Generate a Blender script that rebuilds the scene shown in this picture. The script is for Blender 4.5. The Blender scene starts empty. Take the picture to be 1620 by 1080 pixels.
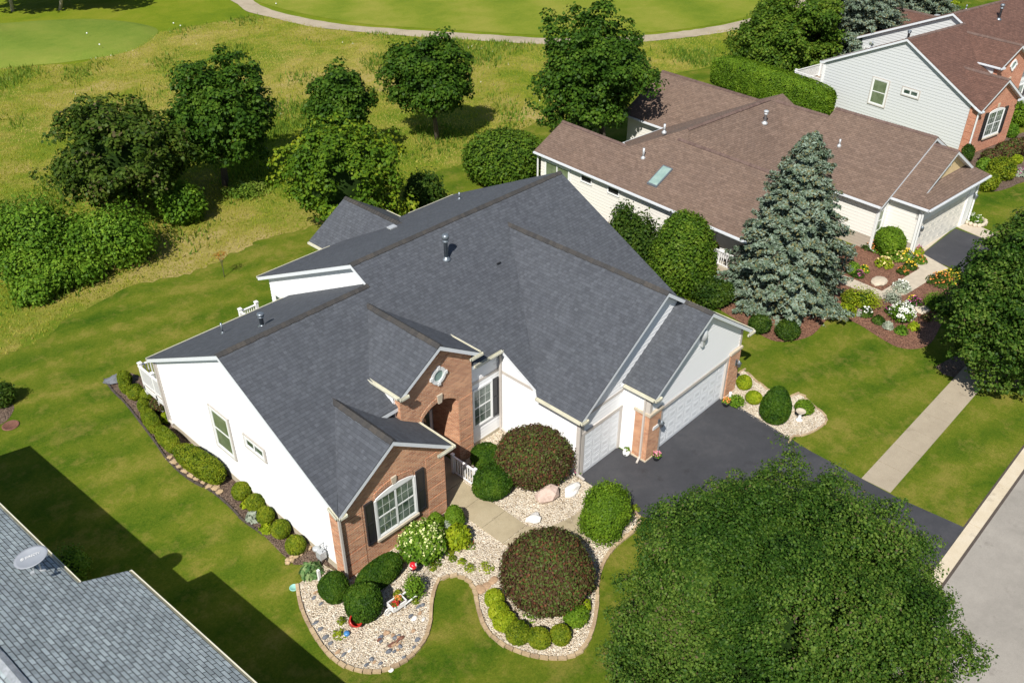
import bpy, bmesh, math, random
import numpy as np
from mathutils import Vector, Matrix
R_ = math.radians
random.seed(7)
scene = bpy.context.scene

# ------------------------------------------------------------------ camera
FPX = 1420.0; CAMH = 25.0
PITCH = R_(33.85); YAW = R_(46.29)
cy_, sy_, cp_, sp_ = math.cos(YAW), math.sin(YAW), math.cos(PITCH), math.sin(PITCH)
fwd = Vector((sy_*cp_, cy_*cp_, -sp_)); right = Vector((cy_, -sy_, 0)); up = right.cross(fwd)
cd = bpy.data.cameras.new('camera'); cam = bpy.data.objects.new('camera', cd)
scene.collection.objects.link(cam); scene.camera = cam
cd.sensor_width = 36.0; cd.lens = FPX/1620*36.0; cd.clip_start = 0.5; cd.clip_end = 1500
cam.matrix_world = Matrix(((right.x, up.x, -fwd.x, 0), (right.y, up.y, -fwd.y, 0), (right.z, up.z, -fwd.z, CAMH), (0, 0, 0, 1)))

# ------------------------------------------------------------------ light
SUNV = Vector((-0.607, -0.297, 0.737)).normalized()
el = math.asin(SUNV.z)
w = bpy.data.worlds.new('World'); scene.world = w; w.use_nodes = True
nt = w.node_tree; bg = nt.nodes['Background']
sky = nt.nodes.new('ShaderNodeTexSky'); sky.sky_type = 'NISHITA'; sky.sun_disc = False
sky.sun_elevation = el; sky.sun_rotation = math.atan2(SUNV.x, SUNV.y)
sky.air_density = 1.0; sky.dust_density = 0.6
nt.links.new(sky.outputs[0], bg.inputs[0]); bg.inputs[1].default_value = 0.070
sl = bpy.data.lights.new('sun', 'SUN'); sl.energy = 4.6; sl.angle = R_(0.5); sl.color = (1.0, 0.955, 0.88)
so = bpy.data.objects.new('sun', sl); scene.collection.objects.link(so)
so.rotation_euler = SUNV.to_track_quat('Z', 'Y').to_euler(); so.location = (0, 0, 60)
scene.view_settings.view_transform = 'Standard'; scene.view_settings.look = 'None'
scene.view_settings.gamma = 1.0; scene.view_settings.exposure = 0.48
scene.cycles.max_bounces = 6; scene.cycles.transparent_max_bounces = 4

# ------------------------------------------------------------------ pixel of the photo -> point in the place
def ray(x, y): return fwd*FPX + right*(x-810) - up*(y-540)
def G(x, y, z=0.0):
    d = ray(x, y); t = (z-CAMH)/d.z
    return Vector((d.x*t, d.y*t, z))
def PR(p):
    v = Vector(p)-Vector((0, 0, CAMH)); k = v.dot(fwd)
    return (810+FPX*v.dot(right)/k, 540-FPX*v.dot(up)/k, k)

# ------------------------------------------------------------------ objects
COL = scene.collection
def setp(o, label=None, cat=None, group=None, kind=None):
    if label: o['label'] = label
    if cat: o['category'] = cat
    if group: o['group'] = group
    if kind: o['kind'] = kind
    return o
def thing(name, label, cat, loc=(0, 0, 0), rz=0.0, group=None):
    o = bpy.data.objects.new(name, None); COL.objects.link(o)
    o.location = loc; o.rotation_euler = (0, 0, rz); o.empty_display_size = 0.3
    return setp(o, label, cat, group)

class MB:
    """collects faces, builds one mesh object with metre UVs"""
    def __init__(s, off=(0, 0, 0)): s.v = []; s.f = []; s.off = Vector(off); s.sm = []; s.cuts = []; s.adds = []
    def cut(s): s.cuts.append((len(s.v), len(s.f))); return s
    def buildsplit(s, name, mat, parent=None, each=False):
        """one object per piece (pieces are separated by cut(), or every added shape with each=True)"""
        cuts = s.adds if each else s.cuts
        st = [c for c in cuts]+[(len(s.v), len(s.f))]; out = []
        for (v0, f0), (v1, f1) in zip(st, st[1:]):
            if f1 <= f0: continue
            m = MB(); m.v = s.v[v0:v1]; m.f = [[i-v0 for i in f] for f in s.f[f0:f1]]; m.sm = s.sm[f0:f1]; out.append(m.build(name, mat, parent))
        return out
    def add(s, vs, fs, smooth=False):
        s.adds.append((len(s.v), len(s.f))); b = len(s.v); s.v += [Vector(p)-s.off for p in vs]
        for f in fs: s.f.append([b+i for i in f]); s.sm.append(smooth)
        return s
    def box(s, x0, y0, z0, x1, y1, z1):
        vs = [(x0, y0, z0), (x1, y0, z0), (x1, y1, z0), (x0, y1, z0), (x0, y0, z1), (x1, y0, z1), (x1, y1, z1), (x0, y1, z1)]
        return s.add(vs, [(3, 2, 1, 0), (4, 5, 6, 7), (0, 1, 5, 4), (1, 2, 6, 5), (2, 3, 7, 6), (3, 0, 4, 7)])
    def fbox(s, o, u, n, u0, u1, z0, z1, d0, d1):
        o = Vector(o); u = Vector(u); n = Vector(n); z = Vector((0, 0, 1)); vs = []
        for zz in (z0, z1):
            for a, b in ((u0, d0), (u1, d0), (u1, d1), (u0, d1)): vs.append(o+u*a+n*b+z*zz)
        return s.add(vs, [(3, 2, 1, 0), (4, 5, 6, 7), (0, 1, 5, 4), (1, 2, 6, 5), (2, 3, 7, 6), (3, 0, 4, 7)])
    def prism(s, poly, vec):
        n = len(poly); vec = Vector(vec); P = [Vector(p) for p in poly]
        vs = P+[p+vec for p in P]
        fs = [list(range(n)), list(range(2*n-1, n-1, -1))]
        for i in range(n): j = (i+1) % n; fs.append((j, i, n+i, n+j))
        return s.add(vs, fs)
    def slab(s, poly, th): return s.prism(poly, (0, 0, -th))
    def beam(s, p0, p1, w, h, dz=0.0):
        p0 = Vector(p0); p1 = Vector(p1); d = (p1-p0).normalized()
        sd = d.cross(Vector((0, 0, 1)));
        if sd.length < 1e-4: sd = Vector((1, 0, 0))
        sd.normalize(); u = sd.cross(d).normalized(); vs = []
        for p in (p0, p1):
            for a, b in ((-w/2, -h/2), (w/2, -h/2), (w/2, h/2), (-w/2, h/2)): vs.append(p+sd*a+u*b+Vector((0, 0, dz)))
        return s.add(vs, [(0, 1, 2, 3), (7, 6, 5, 4), (1, 0, 4, 5), (2, 1, 5, 6), (3, 2, 6, 7), (0, 3, 7, 4)])
    def tube(s, pts, r, n=8, caps=True):
        pts = [Vector(p) for p in pts]; rs = r if isinstance(r, (list, tuple)) else [r]*len(pts)
        vs = []
        for i, p in enumerate(pts):
            d = (pts[min(i+1, len(pts)-1)]-pts[max(i-1, 0)]).normalized()
            a = d.cross(Vector((0.3, 0.1, 1)) if abs(d.z) < 0.9 else Vector((1, 0, 0))).normalized(); b = d.cross(a)
            for k in range(n):
                t = 2*math.pi*k/n; vs.append(p+a*math.cos(t)*rs[i]+b*math.sin(t)*rs[i])
        fs = []
        for i in range(len(pts)-1):
            for k in range(n):
                k2 = (k+1) % n; fs.append((i*n+k, i*n+k2, (i+1)*n+k2, (i+1)*n+k))
        if caps: fs.append(list(range(n-1, -1, -1))); fs.append([(len(pts)-1)*n+k for k in range(n)])
        return s.add(vs, fs, True)
    def lathe(s, prof, c, n=16):
        c = Vector(c); vs = []
        for r, z in prof:
            for k in range(n):
                t = 2*math.pi*k/n; vs.append(c+Vector((r*math.cos(t), r*math.sin(t), z)))
        fs = []
        for i in range(len(prof)-1):
            for k in range(n):
                k2 = (k+1) % n; fs.append((i*n+k, i*n+k2, (i+1)*n+k2, (i+1)*n+k))
        if prof[0][0] > 1e-4: fs.append(list(range(n-1, -1, -1)))
        if prof[-1][0] > 1e-4: fs.append([(len(prof)-1)*n+k for k in range(n)])
        return s.add(vs, fs, True)
    def blob(s, c, r, seed=0, amp=0.15, sub=2, flat=0.0):
        rnd = random.Random(seed); bm = bmesh.new(); bmesh.ops.create_icosphere(bm, subdivisions=sub, radius=1)
        ks = [(Vector((rnd.gauss(0, 1), rnd.gauss(0, 1), rnd.gauss(0, 1)))*1.6, rnd.random()*6) for _ in range(5)]
        c = Vector(c); vs = []
        for v in bm.verts:
            p = v.co.copy(); m = 1+amp*sum(math.sin(k.dot(p)+ph) for k, ph in ks)/2
            q = Vector((p.x*r[0]*m, p.y*r[1]*m, max(p.z, -1+flat)*r[2]*m)); vs.append(c+q)
        fs = [[v.index for v in f.verts] for f in bm.faces]; bm.free()
        return s.add(vs, fs, True)
    def build(s, name, mat, parent=None, loc=None, rz=0.0, flat=False):
        me = bpy.data.meshes.new(name)
        me.from_pydata([tuple(v) for v in s.v], [], s.f); me.update()
        me.validate()
        uv = me.uv_layers.new(name='UVMap')
        for p in me.polygons:
            n = p.normal
            if abs(n.z) > 0.985: ua, va = Vector((1, 0, 0)), Vector((0, 1, 0))
            else:
                ua = Vector((-n.y, n.x, 0)).normalized(); va = n.cross(ua).normalized()
                if va.z < 0: va = -va
            for li in p.loop_indices:
                q = me.vertices[me.loops[li].vertex_index].co
                uv.data[li].uv = (q.dot(ua), q.dot(va) if abs(n.z) > 0.3 else q.z)
        if len(s.sm) == len(me.polygons):
            for p, k in zip(me.polygons, s.sm): p.use_smooth = k and not flat
        me.materials.append(mat)
        o = bpy.data.objects.new(name, me); COL.objects.link(o)
        if loc is not None: o.location = loc
        o.rotation_euler.z = rz
        if parent: o.parent = parent
        return o

# ------------------------------------------------------------------ materials
def newmat(name):
    m = bpy.data.materials.new(name); m.use_nodes = True
    return m, m.node_tree, m.node_tree.nodes['Principled BSDF']
def N(nt, t, **kw):
    n = nt.nodes.new(t)
    for k, v in kw.items(): setattr(n, k, v)
    return n
def ramp(nt, fac, stops, interp='LINEAR'):
    r = N(nt, 'ShaderNodeValToRGB'); r.color_ramp.interpolation = interp
    els = r.color_ramp.elements
    while len(els) < len(stops): els.new(0.5)
    for e, (p, c) in zip(els, stops): e.position = p; e.color = (*c, 1)
    nt.links.new(fac, r.inputs[0]); return r.outputs[0]
def noise(nt, vec, scale, detail=4, rough=0.6, dist=0.0):
    n = N(nt, 'ShaderNodeTexNoise'); n.inputs['Scale'].default_value = scale; n.inputs['Detail'].default_value = detail
    n.inputs['Roughness'].default_value = rough; n.inputs['Distortion'].default_value = dist
    if vec is not None: nt.links.new(vec, n.inputs['Vector'])
    return n.outputs['Fac']
def mix(nt, a, b, fac, mode='MIX'):
    m = N(nt, 'ShaderNodeMix', data_type='RGBA', blend_type=mode)
    for sock, v in ((m.inputs[0], fac), (m.inputs[6], a), (m.inputs[7], b)):
        if isinstance(v, (int, float)): sock.default_value = v
        elif isinstance(v, tuple): sock.default_value = (*v, 1)
        else: nt.links.new(v, sock)
    return m.outputs[2]
def bump(nt, h, bsdf, dist=0.01, strength=1.0):
    b = N(nt, 'ShaderNodeBump'); b.inputs['Distance'].default_value = dist; b.inputs['Strength'].default_value = strength
    nt.links.new(h, b.inputs['Height']); nt.links.new(b.outputs[0], bsdf.inputs['Normal'])
def mth(nt, op, a, b=None, c=None):
    m = N(nt, 'ShaderNodeMath', operation=op)
    for s, v in zip(m.inputs, (a, b, c)):
        if v is None: continue
        if isinstance(v, (int, float)): s.default_value = v
        else: nt.links.new(v, s)
    return m.outputs[0]
def coord(nt, kind='Object'):
    return N(nt, 'ShaderNodeTexCoord').outputs[kind]
def mapping(nt, vec, scale=(1, 1, 1), loc=(0, 0, 0)):
    m = N(nt, 'ShaderNodeMapping'); m.inputs['Scale'].default_value = scale; m.inputs['Location'].default_value = loc
    nt.links.new(vec, m.inputs['Vector']); return m.outputs[0]

def plain(name, col, rough=0.5, metal=0.0, var=0.12, scale=6.0, spec=None):
    m, nt, b = newmat(name); c = coord(nt)
    f = noise(nt, c, scale, 5, 0.65)
    col2 = ramp(nt, f, [(0.3, tuple(x*(1-var) for x in col)), (0.7, tuple(min(1, x*(1+var)) for x in col))])
    nt.links.new(col2, b.inputs['Base Color']); b.inputs['Roughness'].default_value = rough; b.inputs['Metallic'].default_value = metal
    if spec is not None: b.inputs['Specular IOR Level'].default_value = spec
    return m

def shingle(name, dark, light, row=0.145, wd=0.34, contrast=0.5, mortar=(0.02, 0.02, 0.02), msz=0.009):
    m, nt, b = newmat(name); uv = coord(nt, 'UV')
    br = N(nt, 'ShaderNodeTexBrick'); br.offset = 0.5
    nt.links.new(mapping(nt, uv), br.inputs['Vector'])
    for k, v in (('Scale', 1.0), ('Mortar Size', msz), ('Mortar Smooth', 0.4), ('Bias', 0.0), ('Brick Width', wd), ('Row Height', row)): br.inputs[k].default_value = v
    br.inputs['Color1'].default_value = (*dark, 1); br.inputs['Color2'].default_value = (*light, 1); br.inputs['Mortar'].default_value = (*mortar, 1)
    b2 = N(nt, 'ShaderNodeTexBrick'); b2.offset = 0.37
    nt.links.new(mapping(nt, uv, loc=(0.13, 0, 0)), b2.inputs['Vector'])
    for k, v in (('Scale', 1.0), ('Mortar Size', 0.0), ('Bias', -0.1), ('Brick Width', wd*0.62), ('Row Height', row)): b2.inputs[k].default_value = v
    b2.inputs['Color1'].default_value = (1-contrast, 1-contrast, 1-contrast, 1); b2.inputs['Color2'].default_value = (1.15, 1.15, 1.15, 1)
    c = mix(nt, br.outputs[0], b2.outputs[0], 1.0, 'MULTIPLY')
    big = noise(nt, uv, 0.35, 4, 0.6); fine = noise(nt, uv, 60, 3, 0.7)
    g1 = ramp(nt, big, [(0.3, (0.94, 0.94, 0.95)), (0.7, (1.05, 1.05, 1.04))])
    c = mix(nt, c, g1, 1.0, 'MULTIPLY')
    g2 = ramp(nt, fine, [(0.3, (0.8, 0.8, 0.8)), (0.7, (1.2, 1.2, 1.2))])
    c = mix(nt, c, g2, 1.0, 'MULTIPLY')
    nt.links.new(c, b.inputs['Base Color']); b.inputs['Roughness'].default_value = 0.88
    sep = N(nt, 'ShaderNodeSeparateXYZ'); nt.links.new(uv, sep.inputs[0])
    saw = mth(nt, 'SUBTRACT', 1.0, mth(nt, 'FRACT', mth(nt, 'DIVIDE', sep.outputs[1], row)))
    h = mth(nt, 'ADD', saw, mth(nt, 'MULTIPLY', b2.outputs['Color'], 0.5))
    h = mth(nt, 'ADD', h, mth(nt, 'MULTIPLY', fine, 0.25))
    bump(nt, h, b, 0.012, 0.9)
    return m

def siding(name, col, lap=0.115, dirt=(0.7, 0.68, 0.62), amt=0.12, dist=0.022):
    m, nt, b = newmat(name); uv = coord(nt, 'UV')
    sep = N(nt, 'ShaderNodeSeparateXYZ'); nt.links.new(uv, sep.inputs[0])
    fr = mth(nt, 'FRACT', mth(nt, 'DIVIDE', sep.outputs[1], lap))
    saw = mth(nt, 'MINIMUM', mth(nt, 'SUBTRACT', 1.0, fr), mth(nt, 'MULTIPLY', fr, 7.0))
    n1 = noise(nt, mapping(nt, uv, (0.5, 2.0, 1)), 1.2, 5, 0.7)
    c = mix(nt, col, dirt, mth(nt, 'MULTIPLY', n1, amt))
    nt.links.new(c, b.inputs['Base Color']); b.inputs['Roughness'].default_value = 0.45
    return m

def brick(name, c1, c2, mortar):
    m, nt, b = newmat(name); uv = coord(nt, 'UV')
    br = N(nt, 'ShaderNodeTexBrick'); br.offset = 0.5; nt.links.new(uv, br.inputs['Vector'])
    for k, v in (('Scale', 1.0), ('Mortar Size', 0.013), ('Mortar Smooth', 0.2), ('Bias', 0.1), ('Brick Width', 0.24), ('Row Height', 0.09)): br.inputs[k].default_value = v
    br.inputs['Color1'].default_value = (*c1, 1); br.inputs['Color2'].default_value = (*c2, 1); br.inputs['Mortar'].default_value = (*mortar, 1)
    n1 = noise(nt, uv, 1.3, 4, 0.6); n2 = noise(nt, uv, 30, 2, 0.6)
    c = mix(nt, br.outputs[0], ramp(nt, n1, [(0.3, (0.85, 0.82, 0.8)), (0.7, (1.12, 1.12, 1.1))]), 1.0, 'MULTIPLY')
    c = mix(nt, c, ramp(nt, n2, [(0.3, (0.85, 0.85, 0.85)), (0.7, (1.15, 1.15, 1.15))]), 1.0, 'MULTIPLY')
    nt.links.new(c, b.inputs['Base Color']); b.inputs['Roughness'].default_value = 0.85
    bump(nt, mth(nt, 'SUBTRACT', 1.0, br.outputs['Fac']), b, 0.01, 0.8)
    return m

def foliage(name, c1, c2, c3, scale=0.6, iv=0.35, trans=0.25, rough=0.5, tint=None, tamt=0.0):
    m, nt, b = newmat(name); c = coord(nt); oi = N(nt, 'ShaderNodeObjectInfo')
    add = N(nt, 'ShaderNodeVectorMath', operation='ADD'); cmb = N(nt, 'ShaderNodeCombineXYZ')
    sc = mth(nt, 'MULTIPLY', oi.outputs['Random'], 37.0)
    for i in range(3): nt.links.new(sc, cmb.inputs[i])
    nt.links.new(c, add.inputs[0]); nt.links.new(cmb.outputs[0], add.inputs[1])
    f = noise(nt, add.outputs[0], scale, 3, 0.6)
    geo = N(nt, 'ShaderNodeNewGeometry')
    ri = geo.outputs['Random Per Island']
    f2 = mth(nt, 'ADD', f, mth(nt, 'MULTIPLY', mth(nt, 'SUBTRACT', ri, 0.5), iv))
    col = ramp(nt, f2, [(0.28, c1), (0.5, c2), (0.74, c3)])
    if tint:
        r2 = mth(nt, 'GREATER_THAN', mth(nt, 'ADD', mth(nt, 'FRACT', mth(nt, 'MULTIPLY', ri, 71.3)), mth(nt, 'MULTIPLY', f, 0.5)), 1.25-tamt)
        col = mix(nt, col, tint, r2)
    nt.links.new(col, b.inputs['Base Color']); b.inputs['Roughness'].default_value = rough
    b.inputs['Specular IOR Level'].default_value = 0.10
    tr = N(nt, 'ShaderNodeBsdfTranslucent'); ms = N(nt, 'ShaderNodeMixShader'); ms.inputs[0].default_value = trans
    nt.links.new(mix(nt, col, (1.3, 1.25, 0.6), 1.0, 'MULTIPLY'), tr.inputs[0])
    nt.links.new(b.outputs[0], ms.inputs[1]); nt.links.new(tr.outputs[0], ms.inputs[2])
    nt.links.new(ms.outputs[0], nt.nodes['Material Output'].inputs[0])
    return m

def ground(name, stops, s1=0.12, s2=1.1, s3=9.0, w=(0.5, 0.3, 0.2), rough=0.9, bd=0.03, stripe=None, tint=None):
    m, nt, b = newmat(name); c = coord(nt)
    a = noise(nt, c, s1, 4, 0.6, 0.3); d = noise(nt, c, s2, 5, 0.65, 0.4); e = noise(nt, c, s3, 4, 0.75)
    f = mth(nt, 'ADD', mth(nt, 'ADD', mth(nt, 'MULTIPLY', a, w[0]), mth(nt, 'MULTIPLY', d, w[1])), mth(nt, 'MULTIPLY', e, w[2]))
    if stripe:
        sep = N(nt, 'ShaderNodeSeparateXYZ'); nt.links.new(c, sep.inputs[0])
        v = mth(nt, 'ADD', mth(nt, 'MULTIPLY', sep.outputs[0], stripe[0]), mth(nt, 'MULTIPLY', sep.outputs[1], stripe[1]))
        v = mth(nt, 'ADD', v, mth(nt, 'MULTIPLY', a, 2.0))
        f = mth(nt, 'ADD', f, mth(nt, 'MULTIPLY', mth(nt, 'SINE', v), stripe[2]))
    col = ramp(nt, f, stops)
    if tint:
        tf = noise(nt, mapping(nt, c, loc=(31, 17, 5)), tint[1], 4, 0.7)
        col = mix(nt, col, tint[0], mth(nt, 'MULTIPLY', ramp(nt, tf, [(tint[2], (0, 0, 0)), (tint[2]+0.16, (1, 1, 1))]), tint[3]))
    nt.links.new(col, b.inputs['Base Color']); b.inputs['Roughness'].default_value = rough
    b.inputs['Specular IOR Level'].default_value = 0.03
    g = noise(nt, c, 35, 3, 0.8)
    col = mix(nt, col, ramp(nt, noise(nt, c, 16, 3, 0.8), [(0.3, (0.78, 0.80, 0.78)), (0.7, (1.24, 1.2, 1.2))]), 1.0, 'MULTIPLY'); nt.links.new(col, b.inputs['Base Color'])
    bump(nt, mth(nt, 'ADD', g, mth(nt, 'MULTIPLY', e, 1.5)), b, bd, 0.8)
    return m

def pebble(name, stops, scale=16.0, rough=0.85):
    m, nt, b = newmat(name); c = coord(nt)
    v = N(nt, 'ShaderNodeTexVoronoi'); v.inputs['Scale'].default_value = scale; nt.links.new(c, v.inputs['Vector'])
    sep = N(nt, 'ShaderNodeSeparateXYZ'); nt.links.new(v.outputs['Color'], sep.inputs[0])
    col = ramp(nt, sep.outputs[0], stops)
    big = noise(nt, c, 0.9, 4, 0.6)
    col = mix(nt, col, ramp(nt, big, [(0.35, (0.82, 0.79, 0.74)), (0.65, (1.08, 1.06, 1.03))]), 1.0, 'MULTIPLY')
    nt.links.new(col, b.inputs['Base Color']); b.inputs['Roughness'].default_value = rough
    bump(nt, mth(nt, 'SUBTRACT', 1.0, v.outputs['Distance']), b, 0.05, 1.0)
    return m

def pavemat(name, stops, crack=0.0, s=2.0):
    m, nt, b = newmat(name); c = coord(nt)
    f = mth(nt, 'ADD', mth(nt, 'MULTIPLY', noise(nt, c, 0.35, 5, 0.6, 0.6), 0.6), mth(nt, 'MULTIPLY', noise(nt, c, s, 5, 0.75), 0.4))
    col = ramp(nt, f, stops); g = noise(nt, c, 70, 2, 0.8)
    col = mix(nt, col, ramp(nt, g, [(0.35, (0.84, 0.84, 0.84)), (0.65, (1.14, 1.14, 1.14))]), 1.0, 'MULTIPLY')
    nt.links.new(col, b.inputs['Base Color']); b.inputs['Roughness'].default_value = 0.8
    st = ramp(nt, noise(nt, mapping(nt, c, loc=(9, 4, 2)), 0.9, 6, 0.72), [(0.60, (1, 1, 1)), (0.70, (0.72, 0.71, 0.70))]); col = mix(nt, col, st, 1.0, 'MULTIPLY')
    ck = N(nt, 'ShaderNodeTexVoronoi', feature='DISTANCE_TO_EDGE'); ck.inputs['Scale'].default_value = .16; nt.links.new(mapping(nt, c), ck.inputs['Vector'])
    if crack: col = mix(nt, col, ramp(nt, ck.outputs['Distance'], [(0.0, (.5, .5, .5)), (0.006, (1, 1, 1))]), 1.0, 'MULTIPLY')
    nt.links.new(col, b.inputs['Base Color'])
    bump(nt, g, b, 0.004, 0.6); return m
M = {}
M['roof'] = shingle('charcoal_shingles', (0.060, 0.066, 0.078), (0.074, 0.081, 0.094), wd=0.22, contrast=0.14, mortar=(0.04, 0.043, 0.05), msz=0.006)
M['ridge'] = None
M['brown_roof'] = shingle('brown_shingles', (0.142, 0.094, 0.068), (0.172, 0.117, 0.087), contrast=0.12, mortar=(0.06, 0.04, 0.033))
M['red_roof'] = shingle('red_brown_shingles', (0.112, 0.055, 0.038), (0.138, 0.070, 0.050), contrast=0.14, mortar=(0.05, 0.028, 0.022))
M['grey_roof'] = shingle('grey_shingles', (0.265, 0.31, 0.325), (0.34, 0.39, 0.405), row=0.15, wd=0.36, contrast=0.25, mortar=(0.012, 0.014, 0.018), msz=0.016)  # near-black lines paint the tab slots and the shadow under each shingle row
M['white_siding'] = siding('white_siding', (0.79, 0.80, 0.81), lap=.15, dist=.012, amt=.06)
M['cream_siding'] = siding('cream_siding', (0.74, 0.72, 0.67), lap=.19, dist=.025, dirt=(0.6, 0.55, 0.45))
M['grey_siding'] = siding('pale_grey_siding', (0.57, 0.59, 0.595), lap=.21, dirt=(0.5, 0.5, 0.48), dist=.03)
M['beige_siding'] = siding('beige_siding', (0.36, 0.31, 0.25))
M['yellow_siding'] = plain('yellow_gable_panel', (0.62, 0.47, 0.26), 0.6)
M['brick'] = brick('orange_brick', (0.36, 0.135, 0.07), (0.60, 0.30, 0.165), (0.56, 0.40, 0.28))
M['brick2'] = brick('red_brick', (0.46, 0.17, 0.10), (0.55, 0.235, 0.145), (0.52, 0.32, 0.22))
M['white'] = plain('white_trim', (0.74, 0.75, 0.74), 0.4, var=0.04)
M['bluewhite'] = plain('white_fascia', (0.66, 0.69, 0.72), 0.4, var=0.04)
M['cream'] = plain('cream_gutter', (0.62, 0.60, 0.48), 0.45, var=0.12, scale=3)
M['taupe'] = plain('taupe_trim', (0.50, 0.46, 0.42), 0.5, var=0.05)
M['stone'] = plain('limestone', (0.50, 0.43, 0.33), 0.8, var=0.12)
M['door'] = plain('garage_door_white', (0.66, 0.68, 0.70), 0.4, var=0.03)
M['door2'] = plain('garage_door_cream', (0.70, 0.67, 0.60), 0.4, var=0.03)
M['black'] = plain('black_shutter', (0.018, 0.018, 0.022), 0.4, var=0.1)
M['metal'] = plain('grey_metal', (0.22, 0.25, 0.28), 0.4, 0.6, var=0.1)
M['ltmetal'] = plain('light_metal', (0.5, 0.52, 0.53), 0.4, 0.3, var=0.1)
M['dish'] = plain('dish_grey', (0.24, 0.26, 0.29), 0.5, var=0.05)
M['darkin'] = plain('dark_opening', (0.012, 0.012, 0.014), 0.7)
M['concrete'] = plain('concrete', (0.46, 0.40, 0.31), 0.85, var=0.12, scale=3)
M['foundation'] = plain('foundation', (0.42, 0.37, 0.28), 0.9, var=0.1)
M['bark'] = plain('bark', (0.10, 0.08, 0.06), 0.95, var=0.3, scale=8)
M['palebark'] = plain('pale_bark', (0.35, 0.30, 0.24), 0.95, var=0.3, scale=6)
M['core'] = foliage('shaded_inner_mass', (0.010, 0.022, 0.004), (0.016, 0.034, 0.006), (0.024, 0.048, 0.008), 3.0, trans=.02, rough=1.0)  # solid core coloured darker than the leaves, as painted shade in the gaps
M['pcore'] = foliage('shaded_purple_mass', (0.018, 0.012, 0.008), (0.028, 0.018, 0.010), (0.034, 0.028, 0.012), 3.0, trans=.02, rough=1.0)  # purple bushes' core, inner shade likewise put into the colour
M['edging'] = plain('tan_edging', (0.40, 0.29, 0.17), 0.9, var=0.3, scale=10)
M['darkedge'] = plain('dark_edging', (0.07, 0.055, 0.045), 0.9, var=0.2)
M['red'] = plain('red_glaze', (0.45, 0.03, 0.02), 0.3)
M['blue'] = plain('blue_glaze', (0.05, 0.2, 0.45), 0.3)
M['pink'] = plain('pink_petal', (0.65, 0.22, 0.30), 0.6, var=0.3, scale=20)
M['whitepaint'] = plain('white_paint', (0.78, 0.78, 0.77), 0.35, var=0.04)
M['rockw'] = plain('white_boulder', (0.68, 0.66, 0.62), 0.9, var=0.15, scale=5)
M['rockp'] = plain('pink_boulder', (0.50, 0.38, 0.32), 0.9, var=0.2, scale=8)
M['rockd'] = plain('dark_stone', (0.13, 0.14, 0.16), 0.7, var=0.3, scale=9)
M['rockt'] = plain('tan_stone', (0.38, 0.25, 0.15), 0.85, var=0.25, scale=9)
M['teal'] = plain('teal_lid', (0.25, 0.52, 0.45), 0.6)
M['rust'] = plain('rusty_iron', (0.16, 0.07, 0.045), 0.8, var=0.3)
M['wood'] = plain('deck_wood', (0.30, 0.25, 0.20), 0.8, var=0.15)
def glass(name, c1, c2, rough=0.08):
    m, nt, b = newmat(name); c = coord(nt)
    nt.links.new(ramp(nt, noise(nt, c, 1.6, 3, 0.6), [(0.4, c1), (0.62, c2)]), b.inputs['Base Color'])
    b.inputs['Roughness'].default_value = rough; b.inputs['Specular IOR Level'].default_value = 0.8; return m
M['glass'] = glass('window_glass', (0.035, 0.06, 0.045), (0.16, 0.20, 0.17))
M['glassg'] = glass('green_glass', (0.11, 0.145, 0.08), (0.17, 0.21, 0.13))
M['skyl'] = glass('skylight_glass', (0.22, 0.32, 0.29), (0.30, 0.40, 0.36), 0.15)
def island(name, cols, rough=0.85):
    m, nt, b = newmat(name); geo = N(nt, 'ShaderNodeNewGeometry'); c = coord(nt)
    col = ramp(nt, geo.outputs['Random Per Island'], [(i/(len(cols)-1), k) for i, k in enumerate(cols)])
    col = mix(nt, col, ramp(nt, noise(nt, c, 14, 3, 0.7), [(0.3, (0.8, 0.8, 0.8)), (0.7, (1.2, 1.2, 1.2))]), 1.0, 'MULTIPLY')
    nt.links.new(col, b.inputs['Base Color']); b.inputs['Roughness'].default_value = rough; return m
M['ridge'] = island('weathered_ridge_caps', [(0.028, 0.027, 0.027), (0.045, 0.041, 0.037), (0.034, 0.033, 0.033), (0.056, 0.049, 0.042)])
M['ridgeb'] = island('brown_ridge_caps', [(0.09, 0.055, 0.045), (0.13, 0.085, 0.07), (0.11, 0.07, 0.055)])
M['ridgeg'] = island('grey_ridge_caps', [(0.2, 0.22, 0.24), (0.28, 0.30, 0.32)])
M['slabs'] = pavemat('pavement_concrete', [(0.3, (0.30, 0.25, 0.18)), (0.5, (0.35, 0.295, 0.215)), (0.7, (0.40, 0.34, 0.25))])
M['stones'] = island('field_stones', [(0.42, 0.30, 0.18), (0.30, 0.22, 0.16), (0.5, 0.42, 0.32), (0.16, 0.16, 0.18), (0.36, 0.20, 0.12)])
M['edgestones'] = island('tan_edging_blocks', [(0.36, 0.26, 0.15), (0.44, 0.33, 0.20), (0.30, 0.21, 0.13)])

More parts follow.
